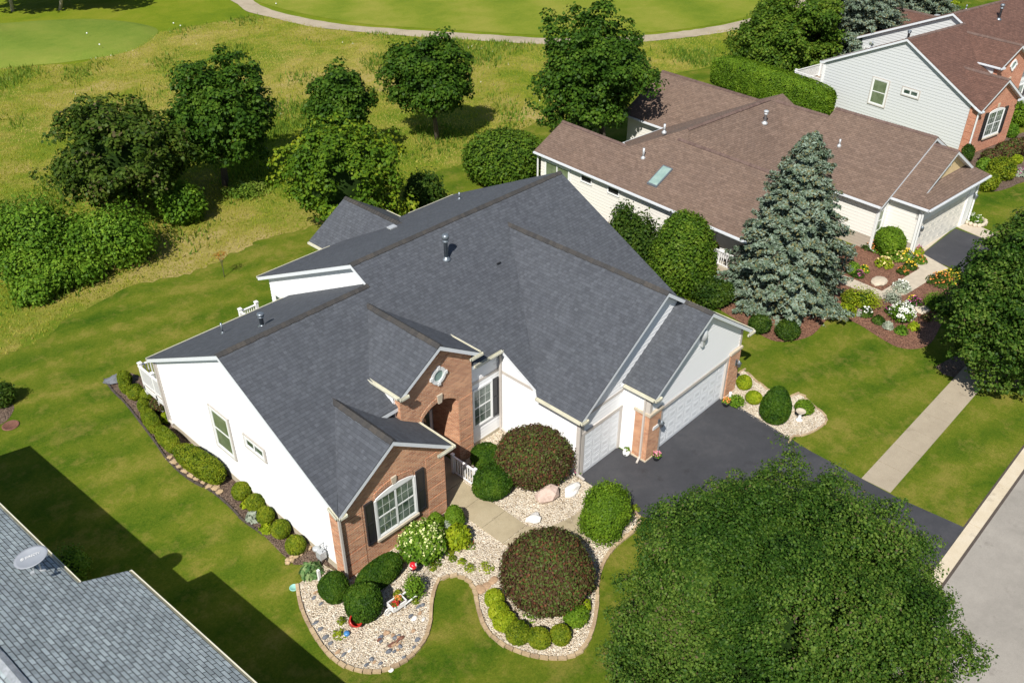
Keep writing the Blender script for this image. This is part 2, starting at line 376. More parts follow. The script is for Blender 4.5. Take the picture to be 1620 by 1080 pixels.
# vegetation
M['maple'] = foliage('maple_leaves', (0.019, 0.051, 0.005), (0.042, 0.098, 0.009), (0.088, 0.154, 0.015), 0.8)
M['olive'] = foliage('olive_leaves', (0.035, 0.080, 0.008), (0.070, 0.135, 0.012), (0.14, 0.20, 0.022), 0.5, iv=0.4)
M['bigleaf'] = foliage('linden_leaves', (0.020, 0.055, 0.006), (0.048, 0.102, 0.012), (0.110, 0.172, 0.026), 0.45, iv=0.5, tint=(0.12, 0.10, 0.05), tamt=0.005)
M['mapleb'] = foliage('bronze_tinged_leaves', (0.024, 0.051, 0.006), (0.051, 0.092, 0.010), (0.096, 0.131, 0.020), 0.8, tint=(0.10, 0.085, 0.04), tamt=0.015)
M['yellowt'] = foliage('yellow_green_leaves', (0.040, 0.095, 0.007), (0.095, 0.170, 0.011), (0.27, 0.30, 0.018), 0.2, iv=.25)
M['darkshrub'] = foliage('dark_shrub_leaves', (0.015, 0.040, 0.006), (0.037, 0.076, 0.009), (0.077, 0.124, 0.015), 1.2)
M['arbor'] = foliage('arborvitae_leaves', (0.037, 0.084, 0.008), (0.073, 0.140, 0.012), (0.134, 0.202, 0.019), 1.3)
M['hedge'] = foliage('hedge_leaves', (0.055, 0.115, 0.008), (0.10, 0.185, 0.012), (0.165, 0.26, 0.018), 1.0)
M['yew'] = foliage('yew_leaves', (0.020, 0.054, 0.006), (0.041, 0.095, 0.008), (0.079, 0.140, 0.012), 2.0)
M['box'] = foliage('boxwood_leaves', (0.067, 0.112, 0.007), (0.134, 0.185, 0.010), (0.232, 0.258, 0.017), 2.0)
M['lime'] = foliage('lime_leaves', (0.122, 0.190, 0.008), (0.220, 0.291, 0.011), (0.329, 0.370, 0.022), 2.0)
M['fresh'] = foliage('fresh_yew_leaves', (0.073, 0.146, 0.007), (0.134, 0.235, 0.010), (0.207, 0.314, 0.017), 1.5)
M['purple'] = foliage('purple_smokebush_leaves', (0.075, 0.036, 0.022), (0.085, 0.062, 0.026), (0.085, 0.125, 0.026), .55, iv=0.8, tint=(0.16, 0.06, 0.03), tamt=0.06, trans=0.2)
M['spruce'] = foliage('blue_spruce_needles', (0.070, 0.105, 0.062), (0.135, 0.185, 0.130), (0.225, 0.285, 0.225), 0.9, iv=0.6, trans=0.08, rough=0.8, tint=(0.15, 0.14, 0.06), tamt=0.15)
M['thicket'] = foliage('thicket_leaves', (0.055, 0.125, 0.010), (0.095, 0.190, 0.014), (0.165, 0.27, 0.024), 0.7, iv=0.5)
M['hosta'] = foliage('hosta_leaves', (0.06, 0.14, 0.05), (0.12, 0.22, 0.07), (0.28, 0.36, 0.16), 4.0)
M['silver'] = foliage('silver_leaves', (0.22, 0.26, 0.20), (0.32, 0.36, 0.28), (0.4, 0.44, 0.36), 4.0)
M['blade'] = foliage('meadow_blades', (0.20, 0.28, 0.020), (0.40, 0.40, 0.05), (0.60, 0.50, 0.19), 0.10, iv=0.16, trans=0.5)
M['weed'] = foliage('meadow_weeds', (0.085, 0.161, 0.020), (0.154, 0.242, 0.026), (0.230, 0.290, 0.053), 0.4, trans=.4)
M['lawnblade'] = foliage('lawn_blades', (0.055, 0.095, 0.006), (0.091, 0.134, 0.008), (0.159, 0.174, 0.012), 0.5, iv=0.5, trans=0.3)
def petals(name, c): return plain(name, c, 0.7, var=0.2, scale=20)
M['pyellow'] = petals('yellow_petals', (0.75, 0.50, 0.03)); M['pcream'] = petals('cream_petals', (0.62, 0.66, 0.28)); M['pwhite'] = petals('white_petals', (0.75, 0.76, 0.68))
M['porange'] = petals('orange_petals', (0.65, 0.22, 0.05)); M['pred'] = petals('red_petals', (0.55, 0.03, 0.02)); M['ppale'] = petals('pale_yellow_petals', (0.78, 0.60, 0.25)); M['ppurple'] = petals('magenta_petals', (0.40, 0.08, 0.22))

# ground
LAWN = [(0.37, (0.040, 0.086, 0.006)), (0.46, (0.074, 0.118, 0.009)), (0.55, (0.116, 0.145, 0.014)), (0.65, (0.190, 0.180, 0.034))]
M['lawn'] = ground('mown_lawn', LAWN, 0.11, 0.9, 7.0, (0.42, 0.33, 0.27), stripe=(0.9, 2.6, 0.045), tint=((0.25, 0.20, 0.05), 1.1, 0.50, 0.42))
M['meadow'] = ground('meadow_ground', [(0.38, (0.10, 0.18, 0.012)), (0.46, (0.18, 0.23, 0.024)), (0.53, (0.31, 0.28, 0.06)), (0.62, (0.44, 0.35, 0.14))], 0.07, 0.4, 3.0, (0.5, 0.32, 0.18), bd=0.12)
M['fairway'] = ground('fairway_grass', [(0.35, (0.11, 0.165, 0.014)), (0.48, (0.165, 0.205, 0.022)), (0.6, (0.23, 0.235, 0.04))], 0.06, 0.4, 3.0, (0.5, 0.3, 0.2), stripe=(0.55, -0.35, 0.05))
M['green'] = ground('tee_grass', [(0.35, (0.115, 0.18, 0.024)), (0.5, (0.155, 0.21, 0.032)), (0.7, (0.21, 0.235, 0.045))], 0.12, 0.8, 3.0, stripe=(0.8, 0.3, 0.04))
M['rough'] = ground('rough_grass', [(0.35, (0.085, 0.14, 0.008)), (0.5, (0.14, 0.185, 0.012)), (0.65, (0.21, 0.215, 0.025))], 0.06, 0.4, 3.0)
M['gravel'] = pebble('white_gravel', [(0.0, (0.16, 0.12, 0.08)), (0.12, (0.40, 0.31, 0.21)), (0.35, (0.60, 0.52, 0.40)), (0.7, (0.66, 0.59, 0.47)), (1.0, (0.78, 0.73, 0.64))], 20)
M['mulch'] = pebble('dark_mulch', [(0.0, (0.05, 0.03, 0.02)), (0.5, (0.13, 0.085, 0.06)), (1.0, (0.22, 0.16, 0.12))], 22)
M['redmulch'] = pebble('red_mulch', [(0.0, (0.08, 0.035, 0.02)), (0.5, (0.20, 0.09, 0.055)), (1.0, (0.30, 0.16, 0.10))], 20)
M['asphalt'] = pavemat('sealed_asphalt', [(0.35, (0.032, 0.033, 0.038)), (0.52, (0.043, 0.044, 0.050)), (0.62, (0.056, 0.056, 0.061)), (0.72, (0.075, 0.073, 0.072))])
M['street'] = pavemat('street_pavement', [(0.3, (0.225, 0.208, 0.18)), (0.5, (0.285, 0.262, 0.228)), (0.7, (0.335, 0.308, 0.268))])
M['curb'] = pavemat('curb_concrete', [(0.3, (0.44, 0.37, 0.26)), (0.5, (0.54, 0.46, 0.33)), (0.7, (0.6, 0.53, 0.41))])
M['walk'] = pavemat('walk_concrete', [(0.3, (0.28, 0.23, 0.145)), (0.5, (0.37, 0.31, 0.20)), (0.7, (0.43, 0.37, 0.25))])
M['path'] = pavemat('cart_path_gravel', [(0.3, (0.26, 0.21, 0.145)), (0.5, (0.36, 0.30, 0.21)), (0.7, (0.44, 0.37, 0.27))])

# ================================================================== the setting
def sheet(name, pts, mat, z, kind='structure', th=None):
    vs = [(p[0], p[1], z) for p in pts]
    mb = MB()
    if th: mb.prism([(x, y, z-th) for x, y, _ in vs], (0, 0, th))
    else: mb.add(vs, [list(range(len(vs)))])
    o = mb.build(name, mat)
    if o.data.polygons and not th and o.data.polygons[0].normal.z < 0: o.data.flip_normals()
    o['kind'] = kind; return o
def px(lst): return [tuple(G(a, b))[:2] for a, b in lst]
def smooth(pts, n=6, closed=True):
    out = []; L = len(pts)
    rng = range(L if closed else L-1)
    for i in rng:
        p = [Vector((*pts[(i+k-1) % L], 0)) if closed else Vector((*pts[min(max(i+k-1, 0), L-1)], 0)) for k in range(4)]
        for j in range(n):
            t = j/n; q = 0.5*((2*p[1])+(-p[0]+p[2])*t+(2*p[0]-5*p[1]+4*p[2]-p[3])*t*t+(-p[0]+3*p[1]-3*p[2]+p[3])*t**3)
            out.append((q.x, q.y))
    if not closed: out.append(tuple(pts[-1]))
    return out
def jag(pts, amp, seed=1):
    r = random.Random(seed); return [(x+r.uniform(-amp, amp), y+r.uniform(-amp, amp)) for x, y in pts]

gx = [(-400, -400), (700, -400), (700, 900), (-400, 900)]
sheet('ground', gx, M['rough'], -0.02)
lawn_b = [(0, 562), (60, 540), (110, 503), (200, 457), (300, 432), (360, 405), (420, 378), (480, 362), (560, 330), (640, 290), (700, 268), (745, 255), (800, 215), (860, 190), (990, 130), (1090, 112), (1160, 95), (1200, 80), (1300, 40)]
LB = px(lawn_b)
lb = jag(smooth(LB, 8, False), 0.18, 3)
L0 = Vector((*LB[0], 0))
sheet('lawn', [(-40, L0.y+8)] + lb + [(190, 60), (190, 4.45), (-40, 4.45)], M['lawn'], 0.0)
# meadow of unmown grass, from the lawn to the cart path
far_b = [(1330, -5), (1200, 30), (1175, 44), (1130, 52), (1080, 60), (1020, 66), (900, 71), (855, 70), (800, 67), (720, 62), (640, 56), (560, 50), (500, 43), (450, 32), (410, 26), (340, 36), (290, 44), (240, 56), (200, 80), (100, 102), (0, 106)]
FB = px(far_b)
meadow_poly = lb + jag(smooth(FB, 6, False), 0.4, 5) + [(FB[-1][0]-25, FB[-1][1]-8), (-40, L0.y+8)]
sheet('meadow', meadow_poly, M['meadow'], 0.006)
path_c = [(300, -60), (345, -22), (385, 2), (405, 15), (440, 25), (500, 38), (560, 45.5), (640, 52), (720, 57), (800, 62), (860, 65.5), (940, 65), (1020, 61), (1080, 55), (1130, 48), (1175, 39), (1230, 22), (1300, -8)]
pc = smooth(px(path_c), 5, False)
def ribbon(name, pts, wd, mat, z, kind='structure', wob=0.0):
    mb = MB(); vs = []; r = random.Random(2)
    for i, p in enumerate(pts):
        a = Vector(pts[max(i-1, 0)]); b = Vector(pts[min(i+1, len(pts)-1)]); d = (b-a).normalized(); n = Vector((-d.y, d.x))
        w1 = wd/2+r.uniform(-wob, wob)
        vs += [(p[0]+n.x*w1, p[1]+n.y*w1, z), (p[0]-n.x*w1, p[1]-n.y*w1, z)]
    mb.add(vs, [(2*i+1, 2*i+3, 2*i+2, 2*i) for i in range(len(pts)-1)])
    o = mb.build(name, mat); o['kind'] = kind; return o
ribbon('cart_path', pc, 2.15, M['path'], 0.016, wob=0.12)
ff = [(330, -75), (375, -14), (450, 15), (560, 36), (640, 43), (720, 48), (800, 53), (860, 56), (940, 56), (1020, 52), (1080, 46), (1130, 39), (1170, 30), (1230, 10), (1300, -22), (1340, -120), (600, -160)]
sheet('fairway', smooth(px(ff), 4), M['fairway'], 0.004)
# raised tee box: turf pad with a sloping bank
tee = smooth(px([(-60, 42), (0, 41), (60, 37), (130, 34), (190, 37), (232, 47), (225, 62), (190, 80), (120, 92), (60, 98), (-60, 103)]), 5)
cx = sum(p[0] for p in tee)/len(tee); cyy = sum(p[1] for p in tee)/len(tee)
mb = MB(); n = len(tee)
vs = [(cx+(x-cx)*s, cyy+(y-cyy)*s, z) for s, z in ((1.12, 0.0), (1.0, 0.25), (0.9, 0.38)) for x, y in tee]
fs = [(k*n+(i+1) % n, k*n+i, (k+1)*n+i, (k+1)*n+(i+1) % n) for k in (0, 1) for i in range(n)]
fs.append([2*n+i for i in range(n)][::-1] if False else [2*n+i for i in range(n)])
mb.add(vs, fs, True)
o = mb.build('tee_ground', M['green']); o['kind'] = 'structure'
bm = bmesh.new(); bm.from_mesh(o.data); bmesh.ops.recalc_face_normals(bm, faces=bm.faces); bm.to_mesh(o.data); bm.free()

# street, kerb, pavement
sheet('street', [(-60, -9), (190, -9), (190, 3.9), (-60, 3.9)], M['street'], 0.005)
sheet('kerb_joint', [(-60, 3.86), (190, 3.86), (190, 4.5), (-60, 4.5)], M['darkedge'], 0.009)
mb = MB(); x = -60.0
while x < 190:
    mb.box(x, 3.96, -0.05, x+2.965, 4.42, 0.055 if True else 0); x += 3.0
o = mb.build('kerb', M['curb']); o['kind'] = 'structure'
mb = MB(); x = 29.55
while x < 120:
    mb.box(x, 7.33, -0.05, x+1.475, 8.55, 0.022); x += 1.5
x = 23.4
while x > -40:
    mb.box(x-1.475, 7.33, -0.05, x, 8.55, 0.022); x -= 1.5
o = mb.build('pavement', M['slabs']); o['kind'] = 'structure'
sheet('driveway', [(21.62, 17.0), (21.62, 13.7), (22.6, 11.5), (23.3, 9.0), (23.5, 7.0), (22.9, 4.43), (29.65, 4.43), (29.45, 7.0), (29.62, 10.8), (30.2, 14.9), (30.35, 15.7), (24.2, 15.7), (24.2, 17.0)], M['asphalt'], 0.028)
# walkway from the porch to the driveway
mb = MB(); yy = 22.6
while yy > 16.9:
    y2 = max(yy-1.22, 16.6); xa_ = 18.75 if yy > 20.9 else 18.16
    mb.box(16.88, y2+.02, -.01, xa_, yy, .05); yy = y2
mb.prism([(16.9, 16.58, .05), (16.95, 15.9, .05), (17.6, 14.95, .05), (18.6, 15.95, .05), (18.12, 16.58, .05)][::-1], (0, 0, -.06))
mb.prism([(17.63, 14.93, .05), (19.0, 14.55, .05), (19.6, 15.65, .05), (18.63, 15.93, .05)][::-1], (0, 0, -.06))
mb.prism([(19.03, 14.54, .05), (21.6, 14.45, .05), (21.6, 15.55, .05), (19.63, 15.64, .05)][::-1], (0, 0, -.06))
o = mb.build('walkway', M['walk']); o['kind'] = 'structure'

# planting beds
front_edge = [(470, 925), (474, 950), (482, 975), (494, 998), (508, 1020), (530, 1044), (560, 1059), (590, 1063), (620, 1056), (648, 1040), (670, 1015), (680, 988), (683, 955), (688, 932), (697, 918), (718, 912), (738, 918), (750, 935), (757, 965), (768, 994), (790, 1016), (820, 1031), (855, 1040), (892, 1041), (918, 1030), (936, 1000), (944, 960), (946, 920), (956, 888), (976, 862), (1000, 842), (1011, 826), (1006, 814)]
FE = smooth(px(front_edge), 4, False)
sheet('gravel_bed', FE + [(21.62, 14.3), (21.62, 21.4), (16.6, 21.4), (16.6, 19.42), (11.83, 19.42)] + px([(512, 893)]), M['gravel'], 0.012)
left_edge = [(465, 893), (444, 874), (416, 846), (387, 825), (363, 801), (334, 777), (302, 760), (269, 732), (245, 699), (224, 671), (200, 640), (182, 622), (170, 607)]
LE = smooth(px(left_edge), 4, False)
sheet('mulch_bed', LE + px([(176, 594), (208, 590), (233, 600), (262, 625)]) + [(11.9, 31.5), (11.9, 19.5)] + px([(512, 893)]), M['mulch'], 0.010)
side_edge = [(1155, 612), (1160, 600), (1174, 587), (1185, 592), (1194, 601), (1204, 608), (1216, 617), (1240, 630), (1256, 625), (1266, 624), (1287, 642), (1303, 655), (1306, 668), (1290, 681), (1270, 689), (1256, 690), (1250, 697)]
sheet('gravel_bed', smooth(px(side_edge), 4, False) + px([(1179, 654), (1152, 637)]), M['gravel'], 0.012)
sheet('mulch_bed', smooth(px([(985, 440), (1095, 468), (1130, 485), (1160, 503), (1190, 521), (1220, 538), (1250, 540), (1285, 530), (1308, 506), (1330, 502), (1360, 514), (1390, 533), (1420, 549), (1450, 552), (1472, 543), (1486, 520), (1500, 496), (1530, 482), (1548, 462), (1536, 444), (1500, 430), (1467, 412)]), 3, False) + px([(1440, 400), (1370, 385), (1180, 400), (1050, 350), (950, 320), (930, 380)]), M['redmulch'], 0.010)
sheet('mulch_bed', smooth(px([(1620, 288), (1600, 296), (1575, 303), (1548, 300), (1530, 290), (1512, 262), (1530, 240), (1600, 215), (1690, 200), (1700, 270)]), 3), M['mulch'], 0.010)
sheet('mulch_bed', smooth(px([(-30, 690), (0, 672), (12, 664), (20, 652), (22, 642), (10, 634), (-30, 630)]), 3), M['mulch'], 0.010)
sheet('mulch_bed', smooth(px([(1480, 580), (1560, 610), (1620, 612), (1680, 580), (1600, 540)]), 3), M['mulch'], 0.010)
# neighbour's drive and path
dv = [G(1455, 405), G(1512, 362), G(1573, 384), G(1640, 412)]
d_ = Vector((math.cos(R_(-95)), math.sin(R_(-95)), 0))
a0 = G(1455, 405); a1 = G(1511, 362)
sheet('driveway', [tuple(a0)[:2], tuple(a1)[:2], tuple(a1+d_*7)[:2], tuple(a1+d_*10.8+Vector((1, 0, 0)))[:2], tuple(a0+d_*10.6+Vector((-1, 0, 0)))[:2], tuple(a0+d_*7)[:2]], M['asphalt'], 0.028)
sheet('path', px([(1500, 425), (1434, 466), (1393, 474), (1330, 448), (1250, 420), (1262, 412), (1340, 438), (1395, 461), (1455, 425), (1440, 412), (1453, 398), (1470, 408)]), M['concrete'], 0.035, th=0.05)
mb = MB()
b0 = G(1452, 397); b1 = G(1506, 352); mb.prism([tuple(b0)[:2]+(0.04,), tuple(b1)[:2]+(0.04,), tuple(G(1516, 355))[:2]+(0.04,), tuple(G(1455, 404))[:2]+(0.04,)], (0, 0, -0.05))
e = [G(1513, 359), G(1536, 352), G(1600, 382), G(1578, 387)]
mb.prism([(p.x, p.y, 0.03) for p in e][::-1], (0, 0, -0.04))
o = mb.build('path', M['concrete']); o['kind'] = 'structure'

# bed edging
def edging(label, pts, blk, wd, h, mat, closed=False):
    mb = MB(); r = random.Random(4); acc = 0; P = [Vector((*p, 0)) for p in pts]
    for a, b in zip(P, P[1:]):
        L = (b-a).length; d = (b-a)/max(L, 1e-6); t = -acc
        while t < L:
            if t >= 0:
                p = a+d*t; q = p+d*(blk*0.92)
                mb.beam(p+Vector((0, 0, h/2)), q+Vector((0, 0, h/2+r.uniform(-.01, .01))), wd*r.uniform(.85, 1.1), h)
            t += blk
        acc = (L-(t-blk)) % blk if t > 0 else 0
    o = mb.build('bed_edging', mat); return setp(o, label, 'garden edging')
edging('tan block edging winding round the white gravel front bed', FE, 0.30, 0.13, 0.09, M['edgestones'])
edging('dark edging strip along the mulch bed beside the white side wall', LE[8:], 0.5, 0.07, 0.08, M['darkedge'])
edging('tan edging round the small gravel bed right of the driveway', smooth(px(side_edge), 4, False), 0.3, 0.08, 0.06, M['edgestones'])

# ================================================================== vegetation tools
def rng(seed): return np.random.default_rng(seed)
def lump(d, r, k=4, n=6):
    K = r.normal(size=(n, 3))*k*0.6; ph = r.uniform(0, 6.28, n)
    return np.sin(d@K.T+ph).mean(1)*1.6
def leafmesh(name, P, Nn, size, mat, parent=None, loc=(0, 0, 0), core=None, aspect=1.5, seed=0, ngon=4):
    """P: leaf centres, Nn: leaf normals -> one mesh of small separate leaves"""
    r = rng(seed+991); n = len(P)
    Nn = Nn/np.linalg.norm(Nn, axis=1, keepdims=True)
    t = r.normal(size=(n, 3)); t -= (t*Nn).sum(1, keepdims=True)*Nn; t /= np.linalg.norm(t, axis=1, keepdims=True)
    b = np.cross(Nn, t); s = (size*r.uniform(.65, 1.35, n))[:, None] if np.isscalar(size) else (size*r.uniform(.75, 1.25, n))[:, None]
    fold = Nn*s*0.18
    if ngon == 4: V = np.stack([P-t*s*aspect/2, P+b*s/2+fold*0.6, P+t*s*aspect/2, P-b*s/2+fold*0.6], 1)
    else: V = np.stack([P-t*s*aspect/2-b*s*.15, P+t*s*aspect/2, P-t*s*aspect/2+b*s*.35], 1)
    k = V.shape[1]; V = V.reshape(-1, 3)
    nc = 0; CV = []; CF = []
    if core is not None:
        CV, CF = core; nc = len(CV)
    me = bpy.data.meshes.new(name)
    allv = np.concatenate([V, np.array(CV).reshape(-1, 3)]) if nc else V
    me.vertices.add(len(allv)); me.vertices.foreach_set('co', allv.astype(np.float32).ravel())
    nl = n*k+sum(len(f) for f in CF)
    me.loops.add(nl); li = np.arange(n*k)
    if nc: li = np.concatenate([li, np.array([n*k+i for f in CF for i in f])])
    me.loops.foreach_set('vertex_index', li.astype(np.int32))
    me.polygons.add(n+len(CF))
    st = np.arange(n)*k
    if nc:
        l2 = np.array([len(f) for f in CF]); s2 = n*k+np.concatenate([[0], np.cumsum(l2)[:-1]]); st = np.concatenate([st, s2])
    me.polygons.foreach_set('loop_start', st.astype(np.int32))
    me.materials.append(mat)
    if nc:
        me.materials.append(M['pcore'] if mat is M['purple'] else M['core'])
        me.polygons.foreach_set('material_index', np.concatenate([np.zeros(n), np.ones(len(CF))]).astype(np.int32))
    me.update(calc_edges=True)
    o = bpy.data.objects.new(name, me); COL.objects.link(o); o.location = loc
    if parent: o.parent = parent
    return o
def icore(c, rad, seed, sub=2, amp=.06, box=1.0):
    bm = bmesh.new(); bmesh.ops.create_icosphere(bm, subdivisions=sub, radius=1)
    r = rng(seed); d = np.array([v.co[:] for v in bm.verts]); m = 1+amp*lump(d, r)
    v = boxy(d, box)*m[:, None]*np.array(rad)+np.array(c); v[:, 2] = np.maximum(v[:, 2], 0.0)
    fs = [[q.index for q in f.verts] for f in bm.faces]; bm.free(); return v.tolist(), fs
def boxy(d, e):
    if e == 1.0: return d
    q = np.sign(d)*np.abs(d)**e; m = (np.abs(d)**(2/e)).sum(1)**(e/2)
    return d/m[:, None]
def dirs(r, n, zmin=-1.0):
    z = r.uniform(zmin, 1, n); a = r.uniform(0, 2*np.pi, n); s = np.sqrt(1-z*z)
    return np.stack([s*np.cos(a), s*np.sin(a), z], 1)
def clipped(name, label, cat, pos, rad, mat, n=2500, leaf=0.05, seed=1, group=None, box=1.0, fuzz=0.06, amp=.09, egg=0.0, up_bias=0.3, rz=0.0, thingloc=True):
    """a clipped or rounded shrub: a dense shell of small leaves over an inner mass; pos = base"""
    r = rng(seed); d = dirs(r, n, -0.9); R = np.array(rad)
    m = 1+amp*lump(d, rng(seed))
    p = boxy(d, box)*m[:, None]
    if egg: sc = 1-egg*(p[:, 2]+0.2); p[:, :2] *= sc[:, None]
    p = p*(1+r.normal(0, fuzz, n)-fuzz*.6)[:, None]*R; p[:, 2] += R[2]*0.93
    nn = d/R*R.min()+r.normal(0, .55, (n, 3))+np.array([0, 0, up_bias]); p[:, 2] = np.maximum(p[:, 2], 0.01)
    cv, cf = icore((0, 0, R[2]*.93), R*(0.95-min(fuzz, .2)*1.7), seed, 2 if max(rad) < 1.5 else 3, amp, box)
    if egg:
        cv = np.array(cv); s = 1-egg*((cv[:, 2]/R[2]-.93)+.2); cv[:, :2] *= s[:, None]; cv = cv.tolist()
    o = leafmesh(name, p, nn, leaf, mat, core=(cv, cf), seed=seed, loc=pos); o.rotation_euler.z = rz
    return setp(o, label, cat, group)
def atpx(cx, cy, h):   # base point of a low mass whose middle is seen at this pixel
    p = G(cx, cy, h/2); return Vector((p.x, p.y, 0))
def shrub(name, label, px_, w, h, mat, cat='shrub', **kw):
    """px_ = centre pixel, w = width in pixels of the photograph, h = height in metres"""
    p = atpx(*px_, h); D = PR((p.x, p.y, h/2))[2]; r = w/2*D/FPX
    ry = kw.pop('ry', 1.0)
    kw.setdefault('n', int(min(14000, 900+2600*r*r*4)))
    kw.setdefault('leaf', 0.055+0.012*r)
    return clipped(name, label, cat, p, (r, r*ry, h/2/0.965), mat, **kw)

def crown_pts(r, c, rad, nclump, per, crad, bottom=-0.75, amp=.14, shell=(.68, 1.0), egg=0.0, sph=0.75, fine=0.0, ff=12, boughs=0, bdepth=.2):
    d = dirs(r, nclump, bottom); L = lump(d, r, 2.2)+.7*lump(d, r, 6)
    rr = r.uniform(shell[0]**3, shell[1]**3, nclump)**(1/3)*(1+amp*L)
    if boughs:      # foliage bulges out round each bough, with deep creases between them
        B = dirs(r, boughs, -1.0); ang = np.arccos(np.clip(d@B.T, -1, 1)); w8 = r.uniform(.8, 1.25, boughs); q = ang/w8; k = q.argmin(1); sp_ = math.sqrt(4*math.pi/boughs)*.62
        a_ = np.clip(q[np.arange(len(d)), k]/sp_, 0, 1.15); bs = r.normal(0, .045, boughs)
        rr = rr*(1+bs[k]+bdepth*(.35-a_**1.7))
    if fine: rr = rr*(1+fine*lump(d, r, ff, 12)); kp = lump(d, r, ff, 9) > -.52; d = d[kp]; rr = rr[kp]; nclump = len(d)
    C = d*rr[:, None]
    if egg: C[:, :2] *= (1-egg*C[:, 2])[:, None]
    C = C*np.array(rad)+np.array(c)
    cr = crad*r.uniform(.7, 1.35, nclump)
    e = dirs(r, nclump*per, -1.0); k = np.repeat(np.arange(nclump), per)
    e = e+np.array([0, 0, .35])+d[k]*.6; e /= np.linalg.norm(e, axis=1, keepdims=True)
    rad_ = r.uniform(.55, 1.05, len(k))
    P = C[k]+e*(cr[k]*rad_)[:, None]*np.array([1, 1, sph])
    nn = e+r.normal(0, .5, (len(k), 3))+np.array([0, 0, .5])
    return P, nn, C
def tree(name, label, base, cpx, wpx, hpx, mat, leaf=.24, nclump=420, per=34, crad=.62, seed=1, trunk_r=.16, group=None, bark='bark', bottom=-.75, amp=.14, egg=0.0, radz=None, cat='tree', cz=None, core=.56, limbs=12, shell=(.60, 1.04), fine=0.04, ff=6, boughs=46, bdepth=.24):
    b = G(*base) if len(base) == 2 else Vector(base)
    # height on the vertical over the base where the crown's middle is seen
    if cz is None:
        lo, hi = 0.3, 20
        for _ in range(40):
            m = (lo+hi)/2
            if PR((b.x, b.y, m))[1] > cpx[1]: lo = m
            else: hi = m
        cz = lo
    q = PR((b.x, b.y, cz)); D = q[2]; rx = wpx/2*D/FPX
    dirv = (Vector((b.x, b.y, cz))-Vector((0, 0, CAMH))).normalized(); sn = -dirv.z; cs = math.sqrt(1-sn*sn)
    happ = hpx/2*D/FPX
    rz = radz or math.sqrt(max((happ**2-(rx*sn)**2)/cs**2, (0.6*rx)**2))
    off = (right*((cpx[0]-q[0])*D/FPX)) if cpx else Vector((0, 0, 0)); off.z = 0
    root = thing(name, label, cat, (b.x, b.y, 0), 0, group); r = rng(seed)
    c = (off.x, off.y, cz)
    P, nn, C = crown_pts(r, c, (rx-crad*.6, rx-crad*.6, rz-crad*.5), nclump, per, crad, bottom, amp, egg=egg, shell=shell, fine=fine, ff=ff, boughs=boughs, bdepth=bdepth)
    keep = P[:, 2] > 0.05; P = P[keep]; nn = nn[keep]
    cv, cf = icore(c, (rx*core, rx*core, rz*core), seed, 2, .12)
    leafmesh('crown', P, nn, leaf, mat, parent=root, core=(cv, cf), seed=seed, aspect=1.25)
    mb = MB(); rr = random.Random(seed); cc = Vector(c)
    mb.tube([(0, 0, -.1), (off.x*.3, off.y*.3, cz*.35), (off.x*.7, off.y*.7, cz*.7), tuple(cc+Vector((0, 0, rz*.4)))], [trunk_r*1.25, trunk_r, trunk_r*.8, trunk_r*.25], 9)
    for i in range(limbs):
        t = C[rr.randrange(len(C))]; s = Vector((off.x*.6, off.y*.6, cz*rr.uniform(.45, .9)))
        t = Vector(t); mid = s.lerp(t, .5)+Vector((0, 0, -.2))
        mb.tube([s, mid, s.lerp(t, .92)], [trunk_r*.45, trunk_r*.28, trunk_r*.08], 5)
    mb.build('trunk', M[bark], root)
    return root
